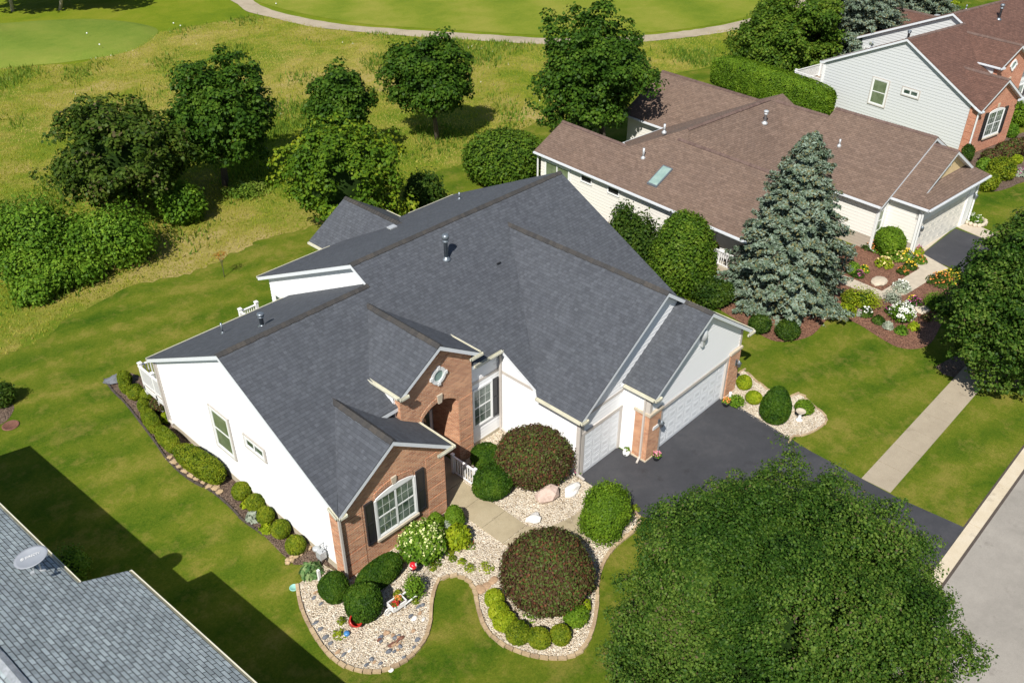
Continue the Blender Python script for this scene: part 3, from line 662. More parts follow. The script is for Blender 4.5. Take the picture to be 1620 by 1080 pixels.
def spruce(name, label, base, h, rmax, seed, mat='spruce', group=None, dens=1.0, lean=(0, 0)):
    b = G(*base) if len(base) == 2 else Vector(base)
    root = thing(name, label, 'tree', (b.x, b.y, 0), 0, group); r = rng(seed); Ps = []; Ns = []; S = []
    mb = MB(); mb.tube([(0, 0, -.1), (0, 0, h*.5), (0, 0, h*.98)], [.2, .11, .02], 8)
    z = 0.35
    while z < h*.985:
        f = 1-z/h; R = rmax*min(1, (f*1.12))**.62*(1 if z > .8 else .9)*r.uniform(.90, 1.06)
        nb = max(5, int(7+R*5.0)); a0 = r.uniform(0, 6)
        for k in range(nb):
            a = a0+2*np.pi*k/nb+r.normal(0, .16); Lb = R*r.uniform(.66, 1.16)*(1+.10*math.sin(3*a+z*1.3)+.07*math.sin(5*a-z*2)); droop = r.uniform(.05, .32)*Lb
            dv = np.array([np.cos(a), np.sin(a), 0]); sd = np.array([-np.sin(a), np.cos(a), 0])
            if k % 3 == 0: mb.tube([(0, 0, z), tuple(dv*Lb*.5+[0, 0, z-droop*.35]), tuple(dv*Lb*.95+[0, 0, z-droop])], [.03, .02, .006], 4, False)
            m = int((34+64*Lb)*dens*1.2); t = r.uniform(.12, 1, m)**.7
            wdt = .34*Lb**.5*np.sin(np.clip(t, 0, 1)*np.pi*.88+.25)
            lat = r.uniform(-1, 1, m)*wdt
            # fingers: sprays hanging in short tufts
            zj = r.normal(0, .10); p = dv*(t*Lb-np.abs(lat)*.35)[:, None]+sd*lat[:, None]
            p[:, 2] = z+zj-droop*t**1.3+.16*Lb*np.maximum(t-.75, 0)*1.2-r.uniform(0, .16, m)-np.abs(lat)*.25
            Ps.append(p); nv = np.array([0, 0, 1.0])+dv*.5+r.normal(0, .45, (m, 3)); Ns.append(nv); S.append(np.full(m, .10))
        z += r.uniform(.17, .27)*(1 if f > .15 else .6)
    P = np.concatenate(Ps); nn = np.concatenate(Ns)
    bm = bmesh.new(); bmesh.ops.create_cone(bm, cap_ends=True, segments=12, radius1=rmax*.5, radius2=.03, depth=h*.94)
    cv = [[v.co.x, v.co.y, v.co.z+h*.47+.25] for v in bm.verts]; cf = [[q.index for q in f_.verts] for f_ in bm.faces]; bm.free()
    leafmesh('crown', P, nn, .085, M[mat], parent=root, core=(cv, cf), seed=seed, aspect=2.3)
    mb.build('trunk', M['bark'], root); return root
def tuft(name, label, cat, pos, n, rad, h, mat, seed=0, group=None, flowers=None, fl_mat=None, fn=0, fs=.05, leaf=.06, extra=None):
    """a loose leafy perennial: arching leaves from the base, and blooms on top as a part"""
    r = rng(seed); a = r.uniform(0, 6.283, n); t = r.uniform(0, 1, n)**.6
    P = np.stack([np.cos(a)*rad*t, np.sin(a)*rad*t, h*(1-t**2*.75)*r.uniform(.35, 1, n)+.02], 1)
    nn = np.stack([np.cos(a)*t, np.sin(a)*t, np.full(n, .7)], 1)+r.normal(0, .45, (n, 3))
    o = leafmesh(name, P, nn, leaf, mat, loc=pos, seed=seed, aspect=2.2); setp(o, label, cat, group)
    if fn:
        a = r.uniform(0, 6.283, fn); t = r.uniform(0, 1, fn)**.5
        P = np.stack([np.cos(a)*rad*t*.9, np.sin(a)*rad*t*.9, h*(1.08-t**2*.6)*r.uniform(.85, 1.1, fn)], 1)
        nn = np.array([0, 0, 1.0])+r.normal(0, .5, (fn, 3))
        leafmesh('flowers', P, nn, fs, fl_mat, parent=o, seed=seed+5, aspect=1.1)
    return o

# ================================================================== houses
def window(root, off, o, u, n, w, h, mats=('white', 'glass'), halves=1, mun=(0, 0), rail=True, trim=.09, arch=0.0, sill=None, casing=None):
    u = Vector(u); n = Vector(n); o = Vector(o)+n*.03
    f = MB(off); g = MB(off); fb = f.fbox
    fb(o, u, n, -trim, 0, -trim, h+trim*(0 if arch else 1), 0, .05); fb(o, u, n, w, w+trim, -trim, h+trim*(0 if arch else 1), 0, .05)
    fb(o, u, n, 0, w, -trim, 0, 0, .048)
    if arch:
        k = 12; top = []
        for i in range(k+1):
            t = i/k; top.append((t*w, h+arch*math.sin(math.pi*t)**.8))
        for (a, za), (b, zb) in zip(top, top[1:]):
            f.prism([o+u*a+Vector((0, 0, h-.02)), o+u*b+Vector((0, 0, h-.02)), o+u*b+Vector((0, 0, zb+trim*.6)), o+u*a+Vector((0, 0, za+trim*.6))], n*.045)
    else: fb(o, u, n, 0, w, h, h+trim, 0, .048)
    for i in range(halves):
        a = w*i/halves; b = w*(i+1)/halves
        if i: fb(o, u, n, a-.045, a+.045, 0, h, 0, .045)
        fb(o, u, n, a+.0, a+.045, 0, h, 0, .035); fb(o, u, n, b-.045, b, 0, h, 0, .035)
        fb(o, u, n, a+.045, b-.045, 0, .05, 0, .034); fb(o, u, n, a+.045, b-.045, h-.05, h, 0, .034)
        if rail: fb(o, u, n, a+.045, b-.045, h*.5-.03, h*.5+.03, 0, .033)
        for j in range(1, mun[0]+1):
            x = a+(b-a)*j/(mun[0]+1); fb(o, u, n, x-.006, x+.006, .05, h-.05, 0, .021)
        for j in range(1, mun[1]+1):
            z = h*j/(mun[1]+1)
            if rail and abs(z-h/2) < .05: continue
            fb(o, u, n, a+.045, b-.045, z-.006, z+.006, 0, .0205)
    g.fbox(o, u, n, .01, w-.01, .01, h-.01, -.02, .018)
    fo = f.build('window', M[mats[0]], root); g.build('pane', M[mats[1]], fo)
    if casing:
        k_ = MB(off); c_ = trim+.07
        for a_, b_, z0_, z1_ in ((-c_, -trim, -c_, h+c_), (w+trim, w+c_, -c_, h+c_), (-trim, w+trim, -c_, -trim), (-trim, w+trim, h+trim, h+c_)): k_.fbox(o, u, n, a_, b_, z0_, z1_, 0, .04)
        k_.build('casing', M[casing], fo)
    if sill:
        s = MB(off); s.fbox(o, u, n, -trim*1.3, w+trim*1.3, -trim-.10, -trim, 0, .09); s.build('sill', M[sill], fo)
    return fo
def shutter(root, off, o, u, n, w, h, mat='black'):
    o = Vector(o)+Vector(n)*.03; s = MB(off); s.fbox(o, u, n, 0, w, 0, h, -.03, .03)
    for (a, b) in ((0, .05), (w-.05, w)): s.fbox(o, u, n, a, b, 0, h, .03, .05)
    for z in (0, h*.5-.04, h-.08): s.fbox(o, u, n, .05, w-.05, z, z+.08, .03, .049)
    s.build('shutter', M[mat], root)
def gutter(mb, p0, p1, side, w=.12, h=.11):
    """open gutter trough along p0-p1 (top inner edge), opening outwards on vector side"""
    mb.cut(); p0 = Vector(p0); p1 = Vector(p1); s = Vector(side); z = Vector((0, 0, 1))
    def plate(a, b, t, u0, u1):
        mb.prism([p0+s*a+z*u0, p0+s*b+z*u0, p0+s*b+z*u1, p0+s*a+z*u1], p1-p0)
    plate(0, w, 0, -h, -h+.015); plate(w-.02, w, 0, -h, .0); plate(0.0, .012, 0, -h, 0)
    d = (p1-p0).normalized()
    for p in (p0, p1-d*.015): mb.prism([p+z*(-h), p+s*w+z*(-h), p+s*w, p], d*.015)
def downspout(mb, x, y, z0, z1, n=(0, -1), foot=True):
    mb.cut(); mb.box(x-.04, y-.04, z0, x+.04, y+.04, z1)
    if foot: mb.beam((x, y, z0+.08), (x+n[0]*.35, y+n[1]*.35, z0+.02), .08, .06)
def ridgecaps(mb, p0, p1, across, slope, w=.15, step=.19, seed=0):
    mb.cut(); r = random.Random(seed); p0 = Vector(p0); p1 = Vector(p1); L = (p1-p0).length; d = (p1-p0)/L; a = Vector(across).normalized(); t = 0
    while t < L-.02:
        q0 = p0+d*t; q1 = p0+d*min(t+step+.02, L); ww = w*r.uniform(.93, 1.07); u = .035+.008
        vs = []
        for q, hh in ((q0, .022), (q1, .046)):
            vs += [q+a*ww+Vector((0, 0, hh-slope*ww)), q+Vector((0, 0, hh+.012)), q-a*ww+Vector((0, 0, hh-slope*ww))]
        vs += [v-Vector((0, 0, .03)) for v in vs]
        mb.add(vs, [(0, 1, 4, 3), (1, 2, 5, 4), (3, 4, 10, 9), (4, 5, 11, 10), (0, 6, 7, 1), (1, 7, 8, 2), (0, 3, 9, 6), (2, 8, 11, 5)])
        t += step
class House:
    def __init__(s, root, off, roof, trim, ridge):
        s.root = root; s.off = off; s.R = MB(off); s.T = MB(off); s.C = MB(off); s.G = MB(off); s.roof = roof; s.trim = trim; s.ridge = ridge; s.k = 0
    def slope(s, poly, soffit=True, inset=.02):
        s.R.slab(poly, .045)
        if soffit: s.T.slab([tuple(Vector(p)-Vector((0, 0, .047))) for p in poly], .17)
    def ridgeline(s, p0, p1, across, slope):
        s.k += 1; ridgecaps(s.C, p0, p1, across, slope, seed=s.k)
    def gable_x(s, x0, x1, yc, zr, ya, za, yb, zb, caps=True):   # ridge along x
        s.slope([(x0, ya, za), (x1, ya, za), (x1, yc, zr), (x0, yc, zr)]); s.slope([(x0, yc, zr), (x1, yc, zr), (x1, yb, zb), (x0, yb, zb)])
        if caps: s.ridgeline((x0, yc, zr), (x1, yc, zr), (0, 1, 0), abs(zr-za)/abs(yc-ya))
    def gable_y(s, y0, y1, xc, zr, xa, za, xb, zb, y1b=None, y1a=None, caps=True):
        ya = y1a if y1a is not None else y1; yb = y1b if y1b is not None else y1
        s.slope([(xa, y0, za), (xc, y0, zr), (xc, ya, zr), (xa, ya, za)]); s.slope([(xc, y0, zr), (xb, y0, zb), (xb, yb, zb), (xc, yb, zr)])
        if caps: s.ridgeline((xc, y0, zr), (xc, y1, zr), (1, 0, 0), abs(zr-za)/abs(xc-xa))
    def finish(s):
        s.R.build('roof', M[s.roof], s.root); s.T.build('fascia', M[s.trim], s.root)
        s.C.buildsplit('ridge_cap', M[s.ridge], s.root)
        if s.G.v: s.G.buildsplit('gutter', M['cream' if s.roof in ('roof', 'grey_roof') else 'bluewhite'], s.root)

def lapped(mb, lap, out=.014):
    """turn the upright faces into real overlapping boards"""
    bm = bmesh.new(); bv = [bm.verts.new(v) for v in mb.v]
    for f in mb.f:
        try: bm.faces.new([bv[i] for i in f])
        except ValueError: pass
    bmesh.ops.recalc_face_normals(bm, faces=bm.faces); bm.verts.index_update(); mb.f = [[v.index for v in f.verts] for f in bm.faces]; bm.free()
    V = mb.v; nv = []; nf = []
    def put(vs): b = len(nv); nv.extend(vs); nf.append(list(range(b, b+len(vs))))
    for f in mb.f:
        P = [V[i] for i in f]; n = Vector((0, 0, 0))
        for i in range(len(P)): a, b = P[i], P[(i+1) % len(P)]; n += Vector(((a.y-b.y)*(a.z+b.z), (a.z-b.z)*(a.x+b.x), (a.x-b.x)*(a.y+b.y)))
        if n.length < 1e-9: continue
        n.normalize()
        if abs(n.z) > .1: put(P); continue
        z0 = min(p.z for p in P); z1 = max(p.z for p in P)
        if (z1-z0) < lap: put(P); continue
        k = math.floor(z0/lap)
        while k*lap < z1-1e-6:
            lo, hi = k*lap, (k+1)*lap; Q = P
            for zc, sg in ((lo, 1), (hi, -1)):
                R = []
                for i in range(len(Q)):
                    a, b = Q[i], Q[(i+1) % len(Q)]; da, db = (a.z-zc)*sg, (b.z-zc)*sg
                    if da >= 0: R.append(a)
                    if (da > 0 and db < 0) or (da < 0 and db > 0): R.append(a.lerp(b, da/(da-db)))
                Q = R
                if len(Q) < 3: break
            if len(Q) >= 3:
                q2 = [p+n*(out*(1-(p.z-lo)/lap)) for p in Q]; put(q2)
                bt = [i for i in range(len(Q)) if abs(Q[i].z-lo) < 1e-5 and abs(Q[(i+1) % len(Q)].z-lo) < 1e-5]
                for i in bt: j = (i+1) % len(Q); put([Q[j], q2[j], q2[i], Q[i]])
            k += 1
    mb.v = nv; mb.f = nf; mb.sm = [False]*len(nf); return mb
LAP = {'white_siding': .17, 'cream_siding': .20, 'grey_siding': .22, 'beige_siding': .19}
def garage_door(root, off, o, u, n, w, h, cols, rows, mat='door'):
    d = MB(off); d.fbox(o, u, n, 0, w, .1, h, -.02, .03)
    cw = w/cols; rh = (h-.1)/rows
    for i in range(cols):
        for j in range(rows):
            a = i*cw+.06; b = (i+1)*cw-.06; z0 = .1+j*rh+.09; z1 = .1+(j+1)*rh-.09
            # raised panel: frame and field
            for (p, q, r_, t) in ((a, b, z0, z0+.03), (a, b, z1-.03, z1), (a, a+.03, z0+.03, z1-.03), (b-.03, b, z0+.03, z1-.03)): d.fbox(o, u, n, p, q, r_, t, .03, .040)
            d.fbox(o, u, n, a+.07, b-.07, z0+.07, z1-.07, .03, .036)
    for j in range(1, rows):
        d.fbox(o, u, n, 0, w, .1+j*rh-.012, .1+j*rh+.012, .03, .036)
    D = d.build('garage_door', M[mat], root)
    s = MB(off); s.fbox(o, u, n, 0, w, 0, .1, -.02, .02); s.build('door_seal', M['bluewhite'], D)
def lantern(root, off, o, u, n):
    l = MB(off); o = Vector(o); u = Vector(u); n = Vector(n)
    l.fbox(o, u, n, -.06, .06, -.16, .16, 0, .03); l.tube([o+n*.02+Vector((0, 0, .1)), o+n*.14+Vector((0, 0, .16)), o+n*.16+Vector((0, 0, .1))], .015, 6)
    l.lathe([(.03, -.2), (.09, -.14), (.11, .02), (.13, .04), (.03, .13), (.01, .17)], tuple(o+n*.16), 8)
    l.build('wall_lantern', M['metal'], root)
def vent(root, off, x, y, z, h, r=.09, cap=True, mat='metal'):
    v = MB(off); v.lathe([(r*2.1, -.12), (r*2.1, .02), (r*1.15, .06), (r*1.15, .10)], (x, y, z), 14)
    prof = [(r, .05), (r, h)]
    if cap: prof = [(r, .05), (r, h*.68), (r*1.5, h*.70), (r*1.5, h*.74), (r*1.2, h*.76), (r*1.2, h*.82), (r*1.75, h*.84), (r*1.75, h*.95), (r*1.2, h), (.001, h*1.01)]
    v.lathe(prof, (x, y, z), 14); v.build('roof_vent', M[mat], root)

def ranch_house(root, roof, trim, ridge, side, brickm, glassm='glass', full=True, side_glass='glassg'):
    """one house plan, in the coordinates of the grey-roofed house; off = its brick corner"""
    off = (11.85, 19.45, 0); H = House(root, off, roof, trim, ridge)
    s = .54
    fz = lambda y: 3.45+s*(y-19.15)
    # --- roofs
    yc = 21.15; xv = 14.16+(22.4-yc)*.8
    H.slope([(11.62, 19.15, 3.45), (14.16, 22.4, fz(22.4)), (xv, yc, fz(yc)), (16.9, yc, fz(yc)), (16.9, 22.6, fz(22.6)), (18.42, 22.6, fz(22.6)), (18.42, 25.59, 6.93), (11.62, 25.59, 6.93)])
    H.slope([(11.62, 25.59, 6.93), (18.7, 25.59, 6.93), (18.7, 32.15, 3.62), (11.62, 32.15, 3.62)])
    H.ridgeline((11.62, 25.59, 6.93), (18.42, 25.59, 6.93), (0, 1, 0), .54)
    yr, zr = 26.62, fz(26.62)
    bz = lambda y: zr+(3.88-zr)*(y-yr)/(34.3-yr)
    H.slope([(18.42, 21.08, fz(21.08)), (21.42, 21.08, fz(21.08)), (21.42, yr, zr), (18.42, yr, zr)])
    H.slope([(21.42, 21.08, fz(21.08)), (21.42, 19.0, fz(19.0)), (26.4, 25.42, fz(25.42)), (31.25, 19.1, fz(19.1)), (31.25, yr, zr), (21.42, yr, zr)])
    H.slope([(18.42, yr, zr), (31.25, yr, zr), (31.25, 34.3, 3.88), (18.42, 34.3, 3.88)])
    H.ridgeline((18.42, yr, zr), (31.25, yr, zr), (0, 1, 0), s)
    H.slope([(11.62, 19.12, 3.45), (14.16, 19.12, 5.21), (14.16, 22.5, 5.21)])
    H.slope([(14.16, 19.12, 5.21), (16.78, 19.12, 3.43), (16.78, 21.0, 3.43), (16.1, 21.0, 3.90), (15.9, 21.6, 4.04), (14.16, 22.6, 5.21)])
    H.ridgeline((14.16, 19.12, 5.21), (14.16, 22.5, 5.21), (1, 0, 0), .68)
    H.gable_y(20.72, 24.9, 17.86, 6.56, 15.86, 5.28, 19.86, 5.28)
    H.slope([(21.26, 16.62, 3.28), (26.4, 16.62, 6.84), (26.4, 25.55, 6.84), (21.26, 18.95, 3.28)])
    H.slope([(26.4, 16.62, 6.84), (31.42, 16.62, 3.34), (31.42, 19.1, 3.34), (26.4, 25.55, 6.84)])
    H.ridgeline((26.4, 16.62, 6.84), (26.4, 25.5, 6.84), (1, 0, 0), .69)
    H.gable_y(15.28, 16.94, 27.75, 5.86, 24.15, 3.48, 31.42, 3.335, y1b=16.615, caps=False)
    H.ridgeline((27.75, 15.28, 5.86), (27.75, 16.9, 5.86), (1, 0, 0), .66)
    H.gable_y(36.3, 31.6, 25.3, 5.05, 22.75, 3.42, 27.85, 3.42)
    # --- gutters
    g = H.G
    gutter(g, (11.62, 19.15, 3.40), (11.95, 19.15, 3.40), (0, -1, 0)); gutter(g, (11.62, 19.12, 3.42), (11.62, 19.6, 3.62), (-1, 0, 0), .1)
    gutter(g, (16.78, 19.0, 3.40), (16.78, 21.0, 3.40), (1, 0, 0)); gutter(g, (16.05, 19.11, 3.38), (16.9, 19.11, 3.38), (0, -1, 0), .1)
    gutter(g, (15.86, 20.75, 5.25), (15.86, 23.2, 5.25), (-1, 0, 0)); gutter(g, (19.86, 20.75, 5.25), (19.86, 23.4, 5.25), (1, 0, 0))
    gutter(g, (15.78, 20.71, 5.24), (16.2, 20.71, 5.24), (0, -1, 0), .1); gutter(g, (19.3, 20.71, 5.24), (19.98, 20.71, 5.24), (0, -1, 0), .1)
    gutter(g, (19.86, 21.08, fz(21.08)-.04), (21.45, 21.08, fz(21.08)-.04), (0, -1, 0))
    gutter(g, (21.26, 16.6, 3.25), (21.26, 18.95, 3.25), (-1, 0, 0)); gutter(g, (21.2, 16.61, 3.24), (21.6, 16.61, 3.24), (0, -1, 0), .1)
    gutter(g, (24.15, 15.27, 3.45), (24.15, 16.8, 3.45), (-1, 0, 0)); gutter(g, (24.1, 15.27, 3.44), (24.5, 15.27, 3.44), (0, -1, 0), .1)
    gutter(g, (31.42, 15.27, 3.3), (31.42, 19.1, 3.3), (1, 0, 0)); gutter(g, (30.95, 15.27, 3.28), (31.5, 15.27, 3.28), (0, -1, 0), .1)
    gutter(g, (11.62, 32.15, 3.58), (18.4, 32.15, 3.58), (0, 1, 0)); gutter(g, (18.42, 34.3, 3.84), (22.7, 34.3, 3.84), (0, 1, 0)); gutter(g, (27.9, 34.3, 3.84), (31.2, 34.3, 3.84), (0, 1, 0))
    gutter(g, (22.75, 34.9, 3.38), (22.75, 36.3, 3.38), (-1, 0, 0)); gutter(g, (27.85, 34.9, 3.38), (27.85, 36.3, 3.38), (1, 0, 0))
    H.finish()
    # --- siding walls
    W = MB(off); t = .17
    def zs(y): return (fz(y) if y < 25.59 else 6.93-(y-25.59)*(6.93-3.62)/(32.15-25.59))-t
    W.prism([(11.85, 20.0, .28), (11.85, 31.85, .28), (11.85, 31.85, zs(31.85)), (11.85, 25.59, zs(25.59)), (11.85, 20.0, zs(20.0))], (2.2, 0, 0))
    W.prism([(14.05, 22.7, .28), (14.05, 31.85, .28), (14.05, 31.85, zs(31.85)), (14.05, 25.59, zs(25.59)), (14.05, 22.7, zs(22.7))], (2.5, 0, 0))
    W.prism([(16.46, 22.8, .28), (16.46, 31.85, .28), (16.46, 31.85, zs(31.85)), (16.46, 25.59, zs(25.59)), (16.46, 22.8, zs(22.8))], (2.2, 0, 0))
    W.prism([(18.7, 22.8, 0), (18.7, 33.75, 0), (18.7, 33.75, bz(33.75)-t), (18.7, yr, zr-t), (18.7, 22.8, fz(22.8)-t)], (.2, 0, 0))
    W.box(18.9, 33.55, 0, 31.05, 33.75, bz(33.75)-t)
    W.prism([(30.85, 15.65, 0), (30.85, 33.75, 0), (30.85, 33.75, 3.5), (30.85, yr, zr-t-.1), (30.85, 19.3, 3.2), (30.85, 15.65, 3.2)], (.2, 0, 0))
    W.box(19.66, 21.4, 0, 21.66, 21.6, 4.42)
    W.prism([(21.65, 16.95, .0), (21.65, 21.55, .0), (21.65, 21.55, 4.55), (21.65, 19.35, 3.42), (21.65, 16.95, 3.40)], (.2, 0, 0))
    W.prism([(21.66, 16.95, 0), (24.4, 16.95, 0), (31.0, 16.95, 3.0), (31.0, 16.95, 3.35), (26.4, 16.95, 6.60), (21.66, 16.95, 3.38)], (0, .2, 0))
    W.box(24.3, 15.75, 0, 24.5, 16.94, 3.40)
    W.prism([(24.31, 15.6, 2.3), (31.04, 15.6, 2.3), (31.04, 15.6, 3.36), (27.75, 15.6, 5.62), (24.31, 15.6, 3.38)], (0, .2, 0))
    W.prism([(15.96, 21.3, 3.0), (15.96, 24.6, 3.0), (15.96, 24.6, 5.15), (15.96, 21.3, 5.15)], (.055, 0, 0))
    W.prism([(23.05, 36.0, 0), (27.55, 36.0, 0), (27.55, 36.0, 3.3), (25.3, 36.0, 4.75), (23.05, 36.0, 3.3)], (0, -.15, 0))
    W.box(23.05, 33.7, 0, 23.2, 36.0, 3.4); W.box(27.4, 33.7, 0, 27.55, 36, 3.4)
    W.box(12.0, 31.7, .0, 18.7, 31.85, 3.5)
    lapped(W, LAP[side], .022 if side == 'white_siding' else .018).build('siding_wall', M[side], root)
    F = MB(off); F.box(11.83, 20.0, 0, 12.0, 31.83, .30); F.box(19.7, 21.37, 0, 21.6, 21.5, .16); F.buildsplit('foundation', M['foundation'], root, True)
    # --- brick
    B = MB(off)
    B.prism([(11.80, 19.40, 0), (16.62, 19.40, 0), (16.62, 19.40, 3.35), (14.16, 19.40, 5.02), (11.80, 19.40, 3.40)], (0, .15, 0))
    B.box(11.80, 19.55, 0, 11.9, 20.0, 3.46); B.box(16.5, 19.55, 0, 16.62, 22.7, 3.4)
    B.build('brick_wall', M[brickm], root)
    # raised corner courses on the brick
    Q = MB(off)
    for (o_, u_, n_, a_) in (((11.80, 19.40, 0), (1, 0, 0), (0, -1, 0), .92), ((11.80, 19.40, 0), (0, 1, 0), (-1, 0, 0), .56), ((15.72, 19.40, 0), (1, 0, 0), (0, -1, 0), .9), ((18.90, 21.02, 0), (1, 0, 0), (0, -1, 0), .76)):
        Q.cut()
        for i in range(6): Q.fbox(o_, u_, n_, 0, a_, .12+i*.53, .60+i*.53, 0, .018)
    Q.buildsplit('corner_brickwork', M[brickm], root)
    E_ = MB(off)
    arc = [(16.95+(18.88-16.95)*i/12, 3.30+.50*math.sin(math.pi*i/12)**.7) for i in range(13)]
    poly = [(16.02, 21.02, 0), (16.95, 21.02, 0)]+[(x, 21.02, z) for x, z in arc]+[(18.88, 21.02, 0), (19.68, 21.02, 0), (19.68, 21.02, 5.18), (17.86, 21.02, 6.34), (16.02, 21.02, 5.18)]
    E_.prism(poly, (0, .42, 0))
    E_.box(18.88, 21.44, 0, 19.68, 22.75, 4.9); E_.box(16.02, 21.44, 0, 16.95, 22.75, 4.9)
    E_.build('brick_entry', M[brickm], root)
    AR = MB(off)
    for i in range(24):   # soldier course and keystone of the arch
        t0, t1 = i/24+.004, (i+1)/24-.004; f_ = lambda t_, dz: (16.95+1.93*t_, 21.02, 3.30+.50*math.sin(math.pi*t_)**.7+dz)
        AR.prism([f_(t0, .0), f_(t1, .0), f_(t1, .22), f_(t0, .22)], (0, -.02, 0))
    for i in range(20):
        t0, t1 = i/20+.004, (i+1)/20-.004; f_ = lambda t_, dz: (13.3+1.78*t_, 19.40, 2.86+.20*math.sin(math.pi*t_)**.8+dz)
        AR.prism([f_(t0, .08), f_(t1, .08), f_(t1, .28), f_(t0, .28)], (0, -.03, 0))
    AR.build('arch_brickwork', M[brickm], root)
    K = MB(off)
    K.prism([(17.83, 21.0, 3.74), (18.0, 21.0, 3.74), (18.05, 21.0, 4.14), (17.78, 21.0, 4.14)], (0, -.06, 0))
    K.prism([(14.11, 19.38, 3.12), (14.27, 19.38, 3.12), (14.31, 19.38, 3.42), (14.07, 19.38, 3.42)], (0, -.06, 0))
    K.buildsplit('keystone', M['stone'], root, True)
    P_ = MB(off); P_.box(16.95, 22.6, 0, 18.88, 22.75, 4.8); P_.box(16.95, 21.44, 3.9, 18.88, 22.6, 4.0); P_.build('porch_wall', M['taupe'], root)
    D = MB(off); D.box(17.25, 22.52, .08, 18.15, 22.6, 2.15); Dd = D.build('entry_door', M['black'], root)
    gl = MB(off); gl.box(17.4, 22.49, .9, 18.0, 22.52, 2.0); gl.box(18.25, 22.5, .3, 18.6, 22.6, 2.15); gl.build('pane', M['glass'], Dd)
    fr = MB(off)
    for (a, b, z0, z1) in ((17.12, 17.25, .05, 2.3), (18.15, 18.25, .05, 2.3), (18.6, 18.72, .05, 2.3), (17.12, 18.72, 2.15, 2.3)): fr.box(a, 22.46, z0, b, 22.6, z1)
    fr.build('frame', M['white'], Dd)
    # round gable window
    rw = MB(off); c0 = Vector((17.93, 21.02, 5.02)); k = 28; ro, ri = .37, .235
    for i in range(k):
        a, b = 2*math.pi*i/k, 2*math.pi*(i+1)/k
        pt = lambda r_, t_: (c0.x+r_*math.cos(t_), c0.y, c0.z+r_*math.sin(t_))
        rw.prism([pt(ri, a), pt(ri, b), pt(ro, b), pt(ro, a)], (0, -.06, 0))
    for t_ in (0, 1.5708, 3.1416, 4.7124):
        cc = c0+Vector((math.cos(t_), 0, math.sin(t_)))*.36; rw.box(cc.x-.07, c0.y-.08, cc.z-.07, cc.x+.07, c0.y, cc.z+.07)
    rwo = rw.build('round_window', M['white'], root)
    rp = MB(off); rp.prism([(c0.x+ri*math.cos(2*math.pi*i/k), c0.y, c0.z+ri*math.sin(2*math.pi*i/k)) for i in range(k)], (0, -.02, 0)); rp.build('pane', M['skyl'], rwo)
    # windows
    window(root, off, (13.32, 19.40, 1.10), (1, 0, 0), (0, -1, 0), 1.74, 1.76, ('white', glassm), 2, (2, 3), True, .09, arch=.16, sill='stone')
    shutter(root, off, (12.82, 19.40, .98), (1, 0, 0), (0, -1, 0), .36, 1.98); shutter(root, off, (15.2, 19.40, .98), (1, 0, 0), (0, -1, 0), .38, 1.98)
    window(root, off, (20.05, 21.4, 1.05), (1, 0, 0), (0, -1, 0), 1.02, 1.85, ('white', glassm), 1, (2, 3), True, .07); shutter(root, off, (21.17, 21.4, .98), (1, 0, 0), (0, -1, 0), .33, 1.95)
    ug = (0, -1, 0); ng = (-1, 0, 0)
    window(root, off, (11.85, 27.5, 1.62), ug, ng, 1.14, 1.8, ('white', side_glass), 1, (0, 0), True, .09, casing='taupe')
    window(root, off, (11.85, 25.05, 3.0), ug, ng, 1.14, .36, ('white', glassm), 2, (0, 0), False, .08, casing='taupe')
    window(root, off, (18.7, 33.35, 1.7), ug, ng, .75, 1.5, ('white', glassm), 1, (0, 0), True, .08)
    window(root, off, (23.05, 35.7, 1.2), ug, ng, .8, 1.4, ('white', glassm), 1, (0, 0), True, .08)
    # trims: corner boards, bands, downspouts
    T = MB(off)
    T.box(21.60, 16.90, 0, 21.65, 17.12, 3.3); T.box(21.60, 16.90, 0, 21.80, 16.95, 3.3)
    T.fbox((21.65, 16.95, 0), (1, 0, 0), (0, -1, 0), .02, .2, 0, 2.25, 0, .06); T.fbox((21.65, 16.95, 0), (1, 0, 0), (0, -1, 0), 2.46, 2.62, 0, 2.25, 0, .06); T.fbox((21.65, 16.95, 0), (1, 0, 0), (0, -1, 0), .02, 2.62, 2.12, 2.28, .0, .065)
    T.fbox((21.65, 16.95, 0), (1, 0, 0), (0, -1, 0), .0, 2.65, 2.98, 3.12, .0, .03)
    T.fbox((21.65, 17.1, 0), (0, 1, 0), (-1, 0, 0), 2.4, 4.3, 3.06, 3.2, 0, .03); T.fbox((19.7, 21.4, 0), (1, 0, 0), (0, -1, 0), 0, 1.9, 3.2, 3.34, 0, .03)
    T.box(24.26, 15.55, 2.5, 24.42, 15.6, 3.38); T.box(30.93, 15.55, 2.5, 31.08, 15.6, 3.38); T.box(24.25, 15.6, 2.5, 24.3, 15.75, 3.38)
    T.fbox((25.1, 15.6, 0), (1, 0, 0), (0, -1, 0), 0, .14, 0, 2.2, -.05, .04); T.fbox((25.1, 15.6, 0), (1, 0, 0), (0, -1, 0), 4.98, 5.12, 0, 2.2, -.05, .04); T.fbox((25.1, 15.6, 0), (1, 0, 0), (0, -1, 0), 0, 5.12, 2.2, 2.36, -.05, .05)
    T.box(11.80, 31.8, .0, 11.84, 31.9, 3.5)
    T.buildsplit('trim', M['taupe' if roof == 'roof' else 'white'], root, True)
    DS = MB(off)
    downspout(DS, 11.72, 19.30, .1, 3.35, (-1, -1)); downspout(DS, 21.56, 21.28, .1, 4.2); downspout(DS, 21.57, 16.93, .1, 3.2); downspout(DS, 24.22, 15.78 if True else 0, .1, 3.35, (-1, -.3)); downspout(DS, 11.78, 31.95, .3, 3.45)
    DS.buildsplit('downspout', M['taupe' if roof == 'roof' else 'white'], root)
